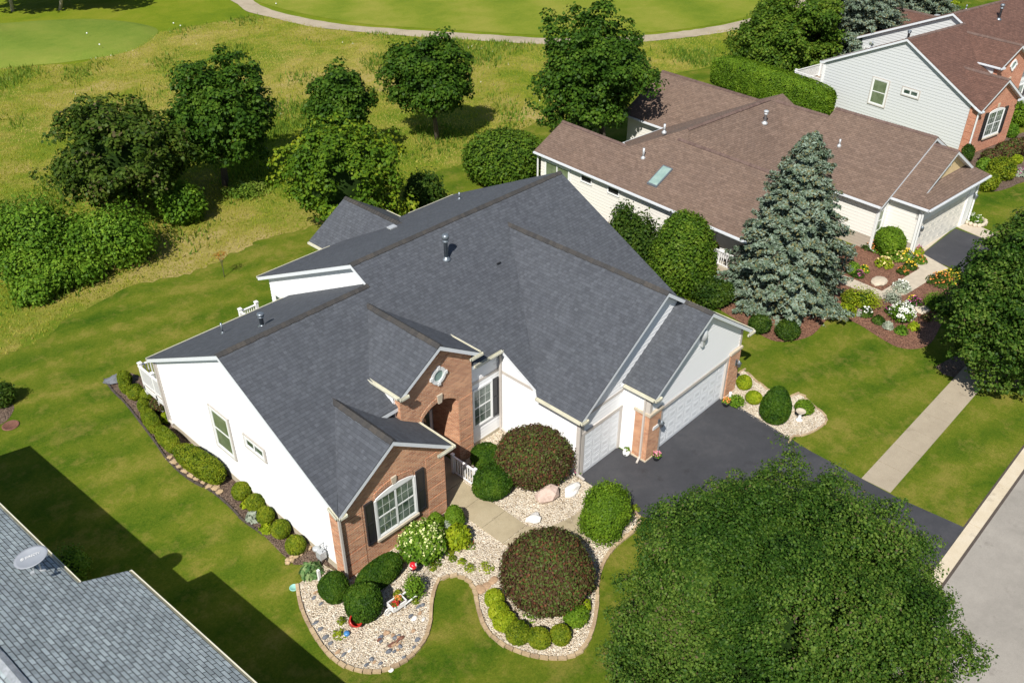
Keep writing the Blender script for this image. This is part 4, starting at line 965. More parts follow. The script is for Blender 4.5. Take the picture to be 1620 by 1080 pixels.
    # garage doors
    garage_door(root, off, (21.86, 16.95, 0), (1, 0, 0), (0, -1, 0), 2.26, 2.12, 4, 4)
    garage_door(root, off, (25.24, 15.68, 0), (1, 0, 0), (0, -1, 0), 4.86, 2.2, 8, 4)
    PI = MB(off); PI.box(24.25, 15.52, .08, 25.08, 16.24, 2.38); PI.box(30.24, 15.52, .08, 31.10, 16.24, 2.38); PI.buildsplit('brick_pillar', M[brickm], root, True)
    CP = MB(off)
    for a, b in ((24.2, 25.12), (30.2, 31.15)): CP.box(a, 15.47, 2.38, b, 16.3, 2.50); CP.box(a, 15.48, 0, b, 16.28, .08)
    CP.buildsplit('pillar_cap', M['stone'], root, True)
    lantern(root, off, (24.93, 15.52, 1.75), (1, 0, 0), (0, -1, 0)); lantern(root, off, (30.8, 15.52, 1.75), (1, 0, 0), (0, -1, 0))
    HP = MB(off); HP.box(24.55, 15.49, 1.52, 24.95, 15.52, 1.68); HP.build('number_plate', M['white'], root)
    GV = MB(off); GV.lathe([(.03, -.3), (.13, -.22), (.17, 0), (.13, .22), (.03, .3)], (27.6, 15.5, 4.75), 10); GV.box(27.52, 15.45, 4.2, 27.68, 15.6, 4.5); GV.build('gable_lamp', M['ltmetal'], root)
    # roof fittings
    vent(root, off, 22.33, 25.2, fz(25.2), 1.15); vent(root, off, 14.5, 27.3, 6.02, .62, .085); vent(root, off, 13.98, 29.7, 4.85, .5, .04, False); vent(root, off, 29.1, 31.6, bz(31.6), .38, .05, False)
    SF = MB(off); SF.box(24.0, 31.0, bz(31.2)+.1, 24.42, 31.3, bz(31.2)+.16); SF.build('roof_flashing', M['ltmetal'], root)
    SP = MB(off); SP.box(24.2, 24.0, fz(24.1)+.02, 24.42, 24.06, fz(24.1)+.06); SP.build('roof_hook', M['darkin'], root)
    return root

def deck(root, off, x0, x1, y0, y1, zf, posts):
    f = MB(off); f.box(x0, y0, zf-.05, x1, y1, zf)
    f.build('deck_floor', M['wood'], root)
    r = MB(off); r.box(x0-.02, y0, zf-.32, x0+.03, y1, zf-.055); r.box(x0, y1-.03, zf-.32, x1, y1+.02, zf-.055)
    def rail(a, b):
        a = Vector(a); b = Vector(b); r.beam(a+Vector((0, 0, zf+.98)), b+Vector((0, 0, zf+.98)), .09, .05); r.beam(a+Vector((0, 0, zf+.1)), b+Vector((0, 0, zf+.1)), .05, .07)
        L = (b-a).length; k = int(L/.13)
        for i in range(1, k): p = a.lerp(b, i/k); r.box(p.x-.022, p.y-.022, zf+.1, p.x+.022, p.y+.022, zf+.96)
    rail((x0, y0, 0), (x0, y1, 0)); rail((x0, y1, 0), (x1, y1, 0)); rail((x1, y0, 0), (x1, y1, 0))
    r.build('railing', M['whitepaint'], root)
    p = MB(off)
    for (x, y) in posts:
        p.cut(); p.box(x-.07, y-.07, 0, x+.07, y+.07, zf+1.1); p.box(x-.09, y-.09, zf+1.1, x+.09, y+.09, zf+1.15)
    p.buildsplit('deck_post', M['whitepaint'], root)

H1 = thing('house', 'white sided ranch house with charcoal shingle roof, orange brick gables and two garage doors', 'house', (11.85, 19.45, 0))
ranch_house(H1, 'roof', 'bluewhite', 'ridge', 'white_siding', 'brick')
deck(H1, (11.85, 19.45, 0), 11.93, 18.35, 31.95, 34.15, 1.12, [(11.98, 34.1), (11.98, 33.0), (11.98, 32.05), (15, 34.1), (17.5, 34.85), (18.4, 34.85)])
mb = MB((11.85, 19.45, 0)); mb.box(17.45, 34.15, 1.07, 18.45, 34.9, 1.12); mb.build('deck_landing', M['wood'], H1)
mb = MB((11.85, 19.45, 0)); mb.beam((17.5, 34.85, 2.1), (18.4, 34.85, 2.1), .09, .05); mb.beam((17.5, 34.2, 2.1), (17.5, 34.85, 2.1), .09, .05)
for i in range(7): mb.box(17.6+i*.12, 34.83, 1.15, 17.64+i*.12, 34.87, 2.08)
mb.build('landing_railing', M['whitepaint'], H1)

H3 = thing('house', 'pale grey sided house with red-brown roof and red brick front, behind the brown-roofed house', 'house', (66.94, 18.72, 0), R_(-11))
ranch_house(H3, 'red_roof', 'bluewhite', 'ridgeb', 'grey_siding', 'brick2')
H3.scale = (1.06, 1.06, 1.0)
deck(H3, (11.85, 19.45, 0), 11.93, 18.35, 31.95, 34.6, 1.12, [(11.98, 34.5), (11.98, 32.05), (15, 34.5), (18.3, 34.5)])

# ---- the brown-roofed neighbour, own plan, local frame turned by -5 degrees
H2 = thing('house', 'cream sided house with brown shingle roof and skylight, right of the charcoal-roofed house', 'house', (49.28, 15.09, 0), R_(-5))
def house2(root):
    H = House(root, (0, 0, 0), 'brown_roof', 'bluewhite', 'ridgeb'); s = .55; e = 3.0
    pl = lambda x: e+s*(x+10.5)        # big left slope
    p2 = lambda x: e+.08+.562*(x+1.32)
    # big left slope, with its hip up to the cross ridge
    xr = -6.48; zr = pl(xr)
    H.slope([(-10.5, 4.2, e), (xr, 4.2, zr), (xr, 11.9, zr), (-5.73, 12.6, pl(-5.73)), (-8.0, 15.1, pl(-8)), (-8.0, 20.95, pl(-8)), (-10.5, 20.95, e)])
    H.slope([(xr, 4.2, zr), (-2.4, 4.2, e-.1), (-2.4, 11.8, e-.1), (xr, 11.8, zr)])
    H.ridgeline((xr, 4.2, zr), (xr, 12.6, zr), (1, 0, 0), s)
    H.slope([(-8.0, 15.1, pl(-8)), (-5.5, 15.1, e), (-5.5, 20.95, e), (-8.0, 20.95, pl(-8))]); H.ridgeline((-8, 15.3, pl(-8)), (-8, 20.95, pl(-8)), (1, 0, 0), s)
    # cross ridge
    zm = pl(-5.73); sb = (zm-e)/5.5
    H.slope([(-5.73, 12.6, zm), (4.0, 12.6, zm), (4.0, 18.1, e), (-5.07, 18.1, e), (-8.0, 15.1, pl(-8)-.02)])
    H.slope([(-5.73, 12.6, zm), (xr, 12.0, zr-.03), (-3.0, 7.4, e), (-1.4, 7.4, e), (4.0, 10.5, 4.55), (4.0, 12.6, zm)], soffit=False)
    H.ridgeline((-5.73, 12.6, zm), (2.5, 12.6, zm), (0, 1, 0), .5)
    # right body, ridges towards the street
    H.slope([(-1.32, 8.45, e), (2.95, 8.45, p2(2.95)), (2.95, 13.0, p2(2.95)), (-1.32, 13.0, e)], soffit=False); H.slope([(2.95, 8.45, p2(2.95)), (7.2, 8.45, e), (7.2, 13, e), (2.95, 13.0, p2(2.95))])
    H.ridgeline((2.95, 8.5, p2(2.95)), (2.95, 12.4, p2(2.95)), (1, 0, 0), s)
    H.gable_y(1.78, 8.44, 3.62, p2(3.62), -1.32, e, 8.4, e+.05)
    # rear wing on the right
    H.gable_y(21.95, 12.8, 2.85, 5.22, -1.12, 3.02, 6.8, 3.02)
    # garage bump with a recessed pediment over a skirt roof
    ef = 3.3; xl, xrr, xc = -.30, 7.05, 3.4; sl = .60; zc = ef+sl*(xc-xl); yf = -.45; yp = .3; yw = .68
    H.slope([(xl, yf, ef), (xl+.80, yp, ef+sl*.80), (xc, yp, zc), (xc, 2.0, zc), (xl, 2.0, ef)])
    H.slope([(xc, yp, zc), (xrr-.80, yp, ef+sl*.80), (xrr, yf, ef), (xrr, 2.0, ef), (xc, 2.0, zc)])
    H.slope([(xl+.01, yf, ef), (xrr-.01, yf, ef), (xrr-1.1, yw, ef+sl*1.1), (xl+1.1, yw, ef+sl*1.1)])
    H.ridgeline((xc, yp, zc), (xc, 1.9, zc), (1, 0, 0), sl)
    g = H.G
    gutter(g, (-10.5, 4.2, e-.04), (-10.5, 20.95, e-.04), (-1, 0, 0)); gutter(g, (-1.32, 1.78, e-.04), (-1.32, 7.4, e-.04), (-1, 0, 0))
    gutter(g, (xl, yf, ef-.04), (xl, 1.9, ef-.04), (-1, 0, 0)); gutter(g, (xl, yf, ef-.04), (xrr, yf, ef-.04), (0, -1, 0)); gutter(g, (-1.12, 17.9, 2.98), (-1.12, 21.95, 2.98), (-1, 0, 0)); gutter(g, (-5.4, 18.1, e-.04), (-1.1, 18.1, e-.04), (0, 1, 0))
    H.finish()
    W = MB(); t = .22; xl, xrr, xc = -.30, 7.05, 3.4
    W.box(-10.2, 9.3, .25, -5.8, 20.6, e-.22); W.prism([(-10.2, 20.6, e-.22), (-5.8, 20.6, e-.22), (-8, 20.6, pl(-8)-t)], (0, -.2, 0))
    W.prism([(-8.4, 4.6, 0), (-2.6, 4.6, 0), (-2.6, 4.6, e-.3), (xr, 4.6, zr-t), (-8.4, 4.6, 3.9)], (0, .2, 0)); W.box(-8.4, 4.6, 0, -8.2, 9.3, 2.6)
    W.box(-5.8, 7.6, 0, 4, 17.8, e-.22)
    W.box(-1.0, 2.1, .85, 8.1, 17, e-.22); W.prism([(-1.0, 2.1, e-.22), (8.1, 2.1, e-.22), (3.62, 2.1, p2(3.62)-t)], (0, .2, 0))
    W.box(-.8, 13, 0, 6.5, 21.65, e-.2); W.prism([(-.8, 21.65, e-.2), (6.5, 21.65, e-.2), (2.85, 21.65, 5.0)], (0, -.2, 0))
    W.box(0, .15, .85, .2, 2.1, 3.1); W.prism([(0, .1, 2.3), (6.75, .1, 2.3), (6.75, .1, 3.12), (0, .1, 3.12)], (0, .2, 0)); W.box(6.55, .1, 0, 6.75, 2.1, e-.15)
    lapped(W, .20, .016).build('siding_wall', M['cream_siding'], root)
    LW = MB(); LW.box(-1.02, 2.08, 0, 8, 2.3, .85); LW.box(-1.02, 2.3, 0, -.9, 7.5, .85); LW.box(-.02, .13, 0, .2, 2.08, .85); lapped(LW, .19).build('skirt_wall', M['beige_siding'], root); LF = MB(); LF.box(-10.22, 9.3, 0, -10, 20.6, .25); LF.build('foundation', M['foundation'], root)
    Y = MB(); Y.prism([(xl+1.15, .62, 3.9), (xrr-1.15, .62, 3.9), (xc, .62, 5.34)], (0, .1, 0)); Y.build('gable_panel', M['yellow_siding'], root)
    V = MB(); V.fbox((3.4, .62, 0), (1, 0, 0), (0, -1, 0), -.16, .16, 4.5, 4.95, 0, .05); V.build('gable_vent', M['white'], root)
    T = MB(); T.box(-.1, -.02, 0, .28, .12, 3.05); T.box(5.95, -.02, 0, 6.55, .12, 3.05); T.box(6.553, -.02, 0, 6.8, .12, 3.05); T.box(.28, .02, 2.2, 5.95, .1, 3.05); T.box(-1.08, 2.0, 0, -.85, 2.1, 2.7); T.box(-.28, 2.0, 0, -.02, 2.1, 2.8)
    T.buildsplit('trim', M['white'], root, True)
    garage_door(root, (0, 0, 0), (.28, .12, 0), (1, 0, 0), (0, -1, 0), 5.67, 2.2, 8, 4, 'door2')
    window(root, (0, 0, 0), (-.80, 2.1, 1.15), (1, 0, 0), (0, -1, 0), .48, 1.3, ('white', 'glassg'), 1, (0, 0), True, .07)
    window(root, (0, 0, 0), (-10.2, 20.1, .9), (0, -1, 0), (-1, 0, 0), 2.1, 1.6, ('white', 'glassg'), 2, (0, 0), False, .09)
    window(root, (0, 0, 0), (-10.2, 16.9, 2.2), (0, -1, 0), (-1, 0, 0), .9, .42, ('white', 'darkin'), 1, (0, 0), False, .05)
    window(root, (0, 0, 0), (-10.2, 14.6, 2.2), (0, -1, 0), (-1, 0, 0), .9, .42, ('white', 'darkin'), 1, (0, 0), False, .05)
    window(root, (0, 0, 0), (-8.4, 8.7, .5), (0, -1, 0), (-1, 0, 0), .9, 1.9, ('taupe', 'glass'), 1, (0, 0), True, .08)
    DS = MB()
    for (x, y, z) in ((-.12, -.12, 3.1), (6.7, -.12, 3.1), (-1.12, 1.95, 2.8), (-10.3, 20.8, 2.9)): downspout(DS, x, y, .1, z)
    DS.buildsplit('downspout', M['white'], root)
    lantern(root, (0, 0, 0), (.08, -.02, 1.9), (1, 0, 0), (0, -1, 0)); lantern(root, (0, 0, 0), (6.65, -.02, 1.9), (1, 0, 0), (0, -1, 0))
    # skylight on the left slope
    S = MB(); c = [(-9.75, 12.05), (-8.4, 12.05), (-8.4, 11.3), (-9.75, 11.3)]
    S.prism([(x, y, pl(x)+.09) for x, y in c][::-1], (0, 0, -.12)); so_ = S.build('skylight', M['metal'], root)
    Sg = MB(); c = [(-9.68, 11.98), (-8.47, 11.98), (-8.47, 11.37), (-9.68, 11.37)]; Sg.prism([(x, y, pl(x)+.105) for x, y in c][::-1], (0, 0, -.05)); Sg.build('pane', M['skyl'], so_)
    vent(root, (0, 0, 0), -8.35, 13.65, pl(-8.35), .6, .07, False, 'ltmetal'); vent(root, (0, 0, 0), -6.3, 13.9, 5.2, .5, .07, False, 'ltmetal')
    vent(root, (0, 0, 0), .2, 11.2, 4.95, .8, .09, True, 'ltmetal'); vent(root, (0, 0, 0), 1.3, 6.5, p2(1.3), .4, .06, False, 'ltmetal')
    # porch railing at the left
    r = MB()
    pa = Vector((-9.5, 9.2, 0)); pb = Vector((-9.5, 5.4, 0)); pcn = Vector((-8.4, 5.0, 0))
    for a, b in ((pa, pb), (pb, pcn)):
        r.beam(a+Vector((0, 0, 1.15)), b+Vector((0, 0, 1.15)), .08, .05); r.beam(a+Vector((0, 0, .35)), b+Vector((0, 0, .35)), .05, .05)
        k = int((b-a).length/.14)
        for i in range(k+1): p = a.lerp(b, i/k); r.box(p.x-.02, p.y-.02, .3, p.x+.02, p.y+.02, 1.13)
    r.build('porch_railing', M['whitepaint'], root)
    fl = MB(); fl.box(-9.6, 4.8, 0, -8.4, 9.3, .28); fl.build('porch_floor', M['foundation'], root)
house2(H2)

# ---- the grey-roofed neighbour, bottom left
H0 = thing('house', 'house with pale blue-grey shingle roof at the bottom left corner of the photo', 'house', (0, 0, 0), R_(4))
def house0(root):
    H = House(root, (0, 0, 0), 'grey_roof', 'white', 'ridgeg'); xb, zb = 7.15, 3.55; pz = lambda x: zb+.5*(xb-x)
    xr = 2.8; zr = pz(xr)
    H.slope([(xb, -2, zb), (xb, 21.45, zb), (5.70, 21.45, pz(5.7)), (5.70, 33.1, pz(5.7)), (xr, 33.1, zr), (xr, -2, zr)])
    H.slope([(xr, -2, zr), (xr, 33.1, zr), (-3, 33.1, zr-.5*5.8), (-3, -2, zr-.5*5.8)]); H.ridgeline((xr, -2, zr), (xr, 33.1, zr), (1, 0, 0), .5)
    gutter(H.G, (xb, -2, zb-.03), (xb, 21.45, zb-.03), (1, 0, 0), .11); gutter(H.G, (5.7, 21.45, pz(5.7)-.03), (5.7, 33.1, pz(5.7)-.03), (1, 0, 0), .11)
    H.finish()
    W = MB(); W.box(-2.6, -1.7, 0, 6.85, 21.2, zb-.15); W.box(-2.6, 21.2, 0, 5.4, 32.8, pz(5.7)-.15); W.prism([(-2.6, 32.8, 3.6), (5.4, 32.8, 4.0), (xr, 32.8, zr-.25)], (0, -.2, 0)); lapped(W, .22, .018).build('siding_wall', M['grey_siding'], root)
    window(root, (0, 0, 0), (6.85, 12, 1), (0, 1, 0), (1, 0, 0), 1.1, 1.5, ('white', 'glass'), 1, (0, 0), True, .09)
    window(root, (0, 0, 0), (5.4, 27, 1), (0, 1, 0), (1, 0, 0), 1.1, 1.5, ('white', 'glass'), 1, (0, 0), True, .09)
house0(H0)
# a corner of one more house shows past the red-brown roof
H4 = thing('house', 'grey-roofed house with only a corner seen past the red-brown roof', 'house', tuple(G(1520, -6)), R_(-16))
def house4(root):
    H = House(root, (0, 0, 0), 'brown_roof', 'white', 'ridgeb')
    H.gable_x(0, 14, 6, 6.2, -.3, 3, 12.3, 3); gutter(H.G, (0, -.3, 2.97), (14, -.3, 2.97), (0, -1, 0)); H.finish()
    W = MB(); W.prism([(.3, 0, 0), (.3, 12, 0), (.3, 12, 2.9), (.3, 6, 6), (.3, 0, 2.9)], (13.4, 0, 0)); lapped(W, .22, .018).build('siding_wall', M['grey_siding'], root)
    window(root, (0, 0, 0), (.3, 8, 1), (0, -1, 0), (-1, 0, 0), 1.2, 1.4, ('white', 'glass'), 1, (0, 0), True, .1)
house4(H4)

# satellite dish on the grey roof
def dish():
    b = H0.matrix_world @ Vector((0, 0, 0))
    rt = Matrix.Rotation(R_(4), 4, 'Z'); base = rt @ Vector((5.2, 22.5, 3.55+.5*(7.15-5.2)))
    root = thing('satellite_dish', 'grey satellite dish with white lettering on the pale grey roof', 'satellite dish', tuple(base))
    f = Vector((-.183, -.118, .917)).normalized()
    ctr = Vector((-.12, -.05, .62)); xa = Vector((.795, -.366, .476)); xa = (xa-f*xa.dot(f)).normalized(); ya = f.cross(xa).normalized()
    mb = MB(); k = 36; rings = 6; vs = []; fs = []
    for i in range(rings+1):
        t = i/rings
        for j in range(k):
            a = 2*math.pi*j/k; p = ctr+xa*(.48*t*math.cos(a))+ya*(.36*t*math.sin(a))+f*(.07*t*t); vs.append(p)
    for i in range(rings):
        for j in range(k): fs.append((i*k+j, i*k+(j+1) % k, (i+1)*k+(j+1) % k, (i+1)*k+j))
    vs2 = [v-f*.015 for v in vs]; n0 = len(vs)
    fs2 = [tuple(n0+q for q in f_[::-1]) for f_ in fs]; rim = [(rings*k+j, rings*k+(j+1) % k, n0+rings*k+(j+1) % k, n0+rings*k+j) for j in range(k)]
    mb.add(vs+vs2, fs+fs2+rim, True); d = mb.build('reflector', M['dish'], root)
    ar = MB(); q_ = ctr-ya*.62+f*.10; ar.tube([ctr-ya*.30-f*.03, ctr-ya*.45, q_], .018, 6); ar.box(*(tuple(q_-Vector((.05, .05, .04)))+tuple(q_+Vector((.05, .05, .05))))); ar.build('feed_arm', M['ltmetal'], root)
    m_ = MB(); m_.tube([(0, 0, 0), (0, 0, .3), tuple(ctr-f*.03)], .028, 8); m_.box(-.1, -.1, -.05, .1, .1, .03); m_.build('mast', M['ltmetal'], root)
    cu = bpy.data.curves.new('lettering', 'FONT'); cu.body = 'DIRECTV'; cu.size = .125; cu.align_x = 'CENTER'; cu.align_y = 'CENTER'; cu.extrude = .004; cu.space_character = 1.05
    to = bpy.data.objects.new('lettering_curve', cu); COL.objects.link(to); bpy.context.view_layer.update()
    me = bpy.data.meshes.new_from_object(to.evaluated_get(bpy.context.evaluated_depsgraph_get())); bpy.data.objects.remove(to)
    # round emblem in front of the letters
    bm = bmesh.new(); bm.from_mesh(me)
    for r0, r1 in ((.045, .058), (.0, .022)):
        ring = []
        for j in range(20):
            a = 2*math.pi*j/20; ring.append((bm.verts.new((-.36+r0*math.cos(a), r0*math.sin(a), .004)), bm.verts.new((-.36+r1*math.cos(a), r1*math.sin(a), .004))))
        for j in range(20):
            a_, b_ = ring[j], ring[(j+1) % 20]; bm.faces.new((a_[0], a_[1], b_[1], b_[0]))
    bm.to_mesh(me); bm.free(); me.materials.clear(); me.materials.append(M['whitepaint'])
    lo = bpy.data.objects.new('lettering', me); COL.objects.link(lo); lo.parent = d
    q = ctr+f*.035+ya*.06+xa*.04
    lo.matrix_local = Matrix(((xa.x, ya.x, f.x, q.x), (xa.y, ya.y, f.y, q.y), (xa.z, ya.z, f.z, q.z), (0, 0, 0, 1))) @ Matrix.Scale(.80, 4)
dish()

# ================================================================== trees
GT = 'maple trees in the meadow'
tree('maple_tree', 'widest maple in the meadow, bronze tinged, left of the round maple', (208, 340), (187, 246), 206, 186, M['mapleb'], leaf=.18, nclump=650, per=44, crad=.62, seed=11, group=GT, bottom=-.85, amp=0.30, trunk_r=.2)
tree('maple_tree', 'round maple whose trunk shows, casting a shadow to its right in the meadow', (357, 294), (344, 186), 172, 166, M['maple'], leaf=.18, nclump=600, per=44, crad=.58, seed=12, group=GT, bottom=-.8, amp=0.19, trunk_r=.2)
tree('maple_tree', 'narrow egg-shaped maple behind the yellow-tinged tree', (545, 262), (542, 168), 114, 146, M['maple'], leaf=.18, nclump=396, per=44, crad=.55, seed=13, group=GT, bottom=-.8, amp=0.26, egg=.22)
tree('maple_tree', 'dark round maple in the middle of the meadow above the charcoal roof', (692, 222), (679, 124), 140, 142, M['maple'], leaf=.18, nclump=525, per=44, crad=.6, seed=14, group=GT, bottom=-.8, amp=0.20)
tree('maple_tree', 'tall maple directly behind the brown roof, top reaching the cart path', (958, 250), (938, 120), 196, 204, M['maple'], leaf=.18, nclump=768, per=44, crad=.62, seed=15, group=GT, bottom=-.85, amp=0.28, trunk_r=.22)
tree('maple_tree', 'yellow-tinged maple between the rear gable and the meadow', (548, 388), (538, 284), 188, 190, M['yellowt'], leaf=.17, nclump=620, per=34, crad=.52, seed=16, bottom=-.85, amp=0.26)
tree('shade_tree', 'large green tree behind the clipped hedge, top right', (1253, 122), (1247, 60), 156, 132, M['olive'], leaf=.17, nclump=900, per=60, crad=.7, seed=17, bottom=-.9, amp=0.22, trunk_r=.25)
tree('shade_tree', 'big foreground tree with a broad domed crown over the driveway and sidewalk', tuple(G(1262, 1020, 5.2).xy)+(0,), (1228, 1016), 490, 590, M['bigleaf'], leaf=.052, nclump=6200, per=78, crad=.33, seed=18, radz=5.3, bottom=-.5, amp=.085, trunk_r=.24, cz=5.2, core=.66, shell=(.80, 1.03), fine=.05, ff=14, boughs=210, bdepth=.20)
tree('shade_tree', 'dark green tree at the right edge shading the sidewalk', (1602, 604), (1612, 468), 206, 280, M['bigleaf'], leaf=.10, nclump=2200, per=44, crad=.36, seed=19, bottom=-.95, amp=.12, egg=.34, core=.58, shell=(.70, 1.03), fine=.05, ff=9, boughs=90, bdepth=.24)
tree('street_tree', 'leftmost pale trunk at the top edge, crown above the frame', (20, 18), (6, -60), 150, 110, M['darkshrub'], leaf=.4, nclump=200, per=26, crad=1.0, seed=20, bark='palebark', bottom=-.4, limbs=14)
tree('street_tree', 'pale forked trunk at the top edge beside the tee, crown above the frame', (95, 16), (110, -70), 150, 110, M['darkshrub'], leaf=.4, nclump=200, per=26, crad=1.0, seed=21, bark='palebark', bottom=-.4, limbs=14)
tree('shade_tree', 'dark crown hanging into the top edge left of the cart path', (240, -30), (215, -38), 170, 84, M['maple'], leaf=.4, nclump=260, per=28, crad=.9, seed=22, bottom=-.9)
spruce('blue_spruce', 'large blue spruce in the mulch bed before the brown-roofed house', (1236, 472), 9.5, 3.35, 31)
spruce('blue_spruce', 'left one of the two blue spruces behind the grey sided house', (1352, 118), 13.0, 4.2, 32, dens=.7, group='blue spruces behind the far house')
spruce('blue_spruce', 'right one of the two blue spruces behind the grey sided house', (1432, 82), 13.0, 4.4, 33, dens=.7, group='blue spruces behind the far house')
tree('ornamental_tree', 'yellow-green small tree beyond the red-brown roof at the top edge', (1488, 40), (1484, 8), 64, 44, M['lime'], leaf=.28, nclump=160, per=26, crad=.6, seed=24, bottom=-.9)
tree('ornamental_tree', 'small staked tree with orange withered leaves on the back lawn', (355, 438), (349, 404), 24, 16, M['lime'], leaf=.05, nclump=26, per=9, crad=.16, seed=25, trunk_r=.018, bottom=-.7, radz=.2, core=.05)
bpy.data.objects[[o.name for o in bpy.data.objects if o.name.startswith('ornamental_tree')][-1]].children[0].data.materials[0] = foliage('withered_leaves', (0.146, 0.078, 0.011), (0.342, 0.134, 0.022), (0.427, 0.202, 0.033), 3)

# ================================================================== shrubs
A, HG = 'maple', 'hedge'
shrub('arborvitae', 'broad green arborvitae behind the roof, right of the meadow path', (798, 250), 124, 3.2, M['arbor'], cat='shrub', seed=40, box=.8, amp=.05, fuzz=.05, leaf=.13, n=9000)
shrub('arborvitae', 'tall egg-shaped arborvitae between the two main houses', (1081, 398), 100, 4.6, M['arbor'], seed=41, egg=.22, box=.85, fuzz=.05, leaf=.10, n=12000)
shrub('yew_shrub', 'tall rough dark shrub beside the egg-shaped arborvitae', (1008, 385), 70, 3.2, M['darkshrub'], seed=42, fuzz=.14, amp=.2, leaf=.11, n=5200)
shrub('yew_shrub', 'narrower dark shrub left of the egg-shaped arborvitae, nearer the roof', (985, 362), 44, 2.8, M['darkshrub'], seed=43, fuzz=.15, amp=.2, leaf=.11, n=2800)
shrub('yew_shrub', 'low dark shrub mass below the porch railing', (1132, 462), 62, 1.3, M['darkshrub'], seed=44, fuzz=.12, amp=.2, leaf=.09, n=4000)
shrub('yew_shrub', 'dark low shrub beside the yellow-tinged maple behind the roof', (668, 308), 62, 2.6, M['darkshrub'], seed=45, fuzz=.14, amp=.2, leaf=.13, n=3800)
shrub('yew_shrub', 'small round shrub left under the blue spruce', (1203, 512), 34, .8, M['darkshrub'], seed=46, fuzz=.1, leaf=.07)
shrub('yew_shrub', 'small round shrub right under the blue spruce', (1247, 522), 36, .8, M['darkshrub'], seed=47, fuzz=.1, leaf=.07)
# clipped hedge block behind the brown roof
ha, hb = G(1140, 130), G(1296, 186); hm = (ha+hb)/2; hl = (hb-ha).length
clipped('hedge', 'long clipped hedge with flat top behind the brown roof', 'hedge', (hm.x, hm.y, 0), (hl/2+.6, 1.35, 1.25), M['hedge'], n=46000, leaf=.085, seed=48, box=.4, fuzz=.012, amp=.015, rz=math.atan2(hb.y-ha.y, hb.x-ha.x))
# thicket at the left
for i, (x, y, wd, h, lab) in enumerate([(60, 372, 110, 3.6, 'tallest bush of the thicket at the left, right of the frame edge'), (8, 372, 70, 3.0, 'bush of the left thicket cut by the frame edge'), (130, 385, 80, 2.6, 'middle bush of the left thicket'), (187, 378, 84, 2.8, 'rightmost bush of the left thicket, rounded'), (55, 418, 90, 1.9, 'lower front bush of the left thicket'), (112, 428, 70, 1.4, 'lowest leafy bush at the foot of the left thicket'), (55, 458, 52, 1.2, 'small grassy bush set apart below the left thicket')]):
    shrub('wild_bush', lab, (x, y), wd, h, M['thicket'], cat='bush', seed=50+i, fuzz=.20, amp=.45, leaf=.12, n=9000, group='bushes of the left thicket')
shrub('wild_bush', 'single bush at the foot of the wide bronze maple', (288, 320), 66, 2.4, M['thicket'], cat='bush', seed=58, fuzz=.12, amp=.15, leaf=.16, n=4200)
shrub('wild_bush', 'low green weeds at the right foot of the round maple trunk', (388, 300), 50, .6, M['weed'], cat='bush', seed=59, fuzz=.2, amp=.3, leaf=.12, n=1500)
shrub('wild_bush', 'small dark bush cut by the left frame edge beside the manhole lid', (2, 622), 38, 1.1, M['darkshrub'], cat='bush', seed=60, fuzz=.15, amp=.2)
# smoke bushes and yews round the front door
shrub('smoke_bush', 'purple smoke bush clipped round against the white garage wall', (843, 719), 116, 2.1, M['purple'], seed=61, leaf=.065, n=19000, fuzz=.05, amp=.08)
shrub('smoke_bush', 'largest purple smoke bush, in the middle of the front gravel bed', (866, 901), 142, 2.5, M['purple'], seed=62, leaf=.065, n=27000, fuzz=.05, amp=.08)
shrub('yew_shrub', 'bright green clipped yew between the gravel bed and the driveway', (958, 806), 80, 2.0, M['hedge'], seed=63, leaf=.055, n=15000, fuzz=.09, amp=.22, egg=.12)
shrub('yew_shrub', 'dark green rounded yew below the walkway railing', (778, 762), 62, 1.1, M['yew'], seed=64, leaf=.05, n=11000, fuzz=.03, amp=.10, box=.85)
shrub('yew_shrub', 'dark green clipped yew against the white wall behind the railing yew', (770, 722), 48, .9, M['yew'], seed=65, leaf=.05, n=8000, fuzz=.03, amp=.10, box=.85)
ha, hb = Vector((13.2, 18.75, 0)), Vector((16.0, 18.75, 0)); hm = (ha+hb)/2
shrub('clipped_hedge', 'long dark green clipped hedge under the front brick window', (600, 906), 84, .95, M['yew'], cat='hedge', seed=66, leaf=.05, n=13000, fuzz=.02, box=.75, amp=.03, ry=.45)
shrub('round_shrub', 'dark green round yew in the gravel below the front window hedge', (575, 951), 58, 1.25, M['yew'], seed=67, leaf=.055, n=9000, fuzz=.03, amp=.05, box=.85)
shrub('round_shrub', 'dark green round yew at the brick corner', (528, 928), 45, 1.0, M['yew'], seed=68, leaf=.05, n=7000, fuzz=.02, amp=.05, box=.85)
shrub('cone_shrub', 'smaller pointed green shrub beside the walkway at the brick wall', (689, 826), 32, .95, M['hedge'], seed=69, leaf=.045, n=4200, fuzz=.04, egg=.35)
shrub('cone_shrub', 'larger pointed green shrub nearest the walkway', (718, 816), 34, 1.05, M['hedge'], seed=70, leaf=.045, n=4800, fuzz=.04, egg=.35)
hy = shrub('hydrangea', 'hydrangea with cream yellow flower heads before the brick wall', (668, 857), 70, 1.15, M['thicket'], cat='flowering shrub', seed=71, leaf=.09, n=4200, fuzz=.12, amp=.12)
def blooms(o, n, rx, rz, size, mat, seed, zmin=.1):
    r = rng(seed); d = dirs(r, n, zmin); P0 = d*np.array([rx, rx, rz])*1.04+np.array([0, 0, rz*.93])
    P = np.repeat(P0, 9, 0)+r.normal(0, size*.4, (n*9, 3)); nn = np.repeat(d, 9, 0)+r.normal(0, .5, (n*9, 3))
    leafmesh('flowers', P, nn, size*.55, mat, parent=o, seed=seed, aspect=1.1)
blooms(hy, 64, .78, .60, .15, M['pcream'], 5)
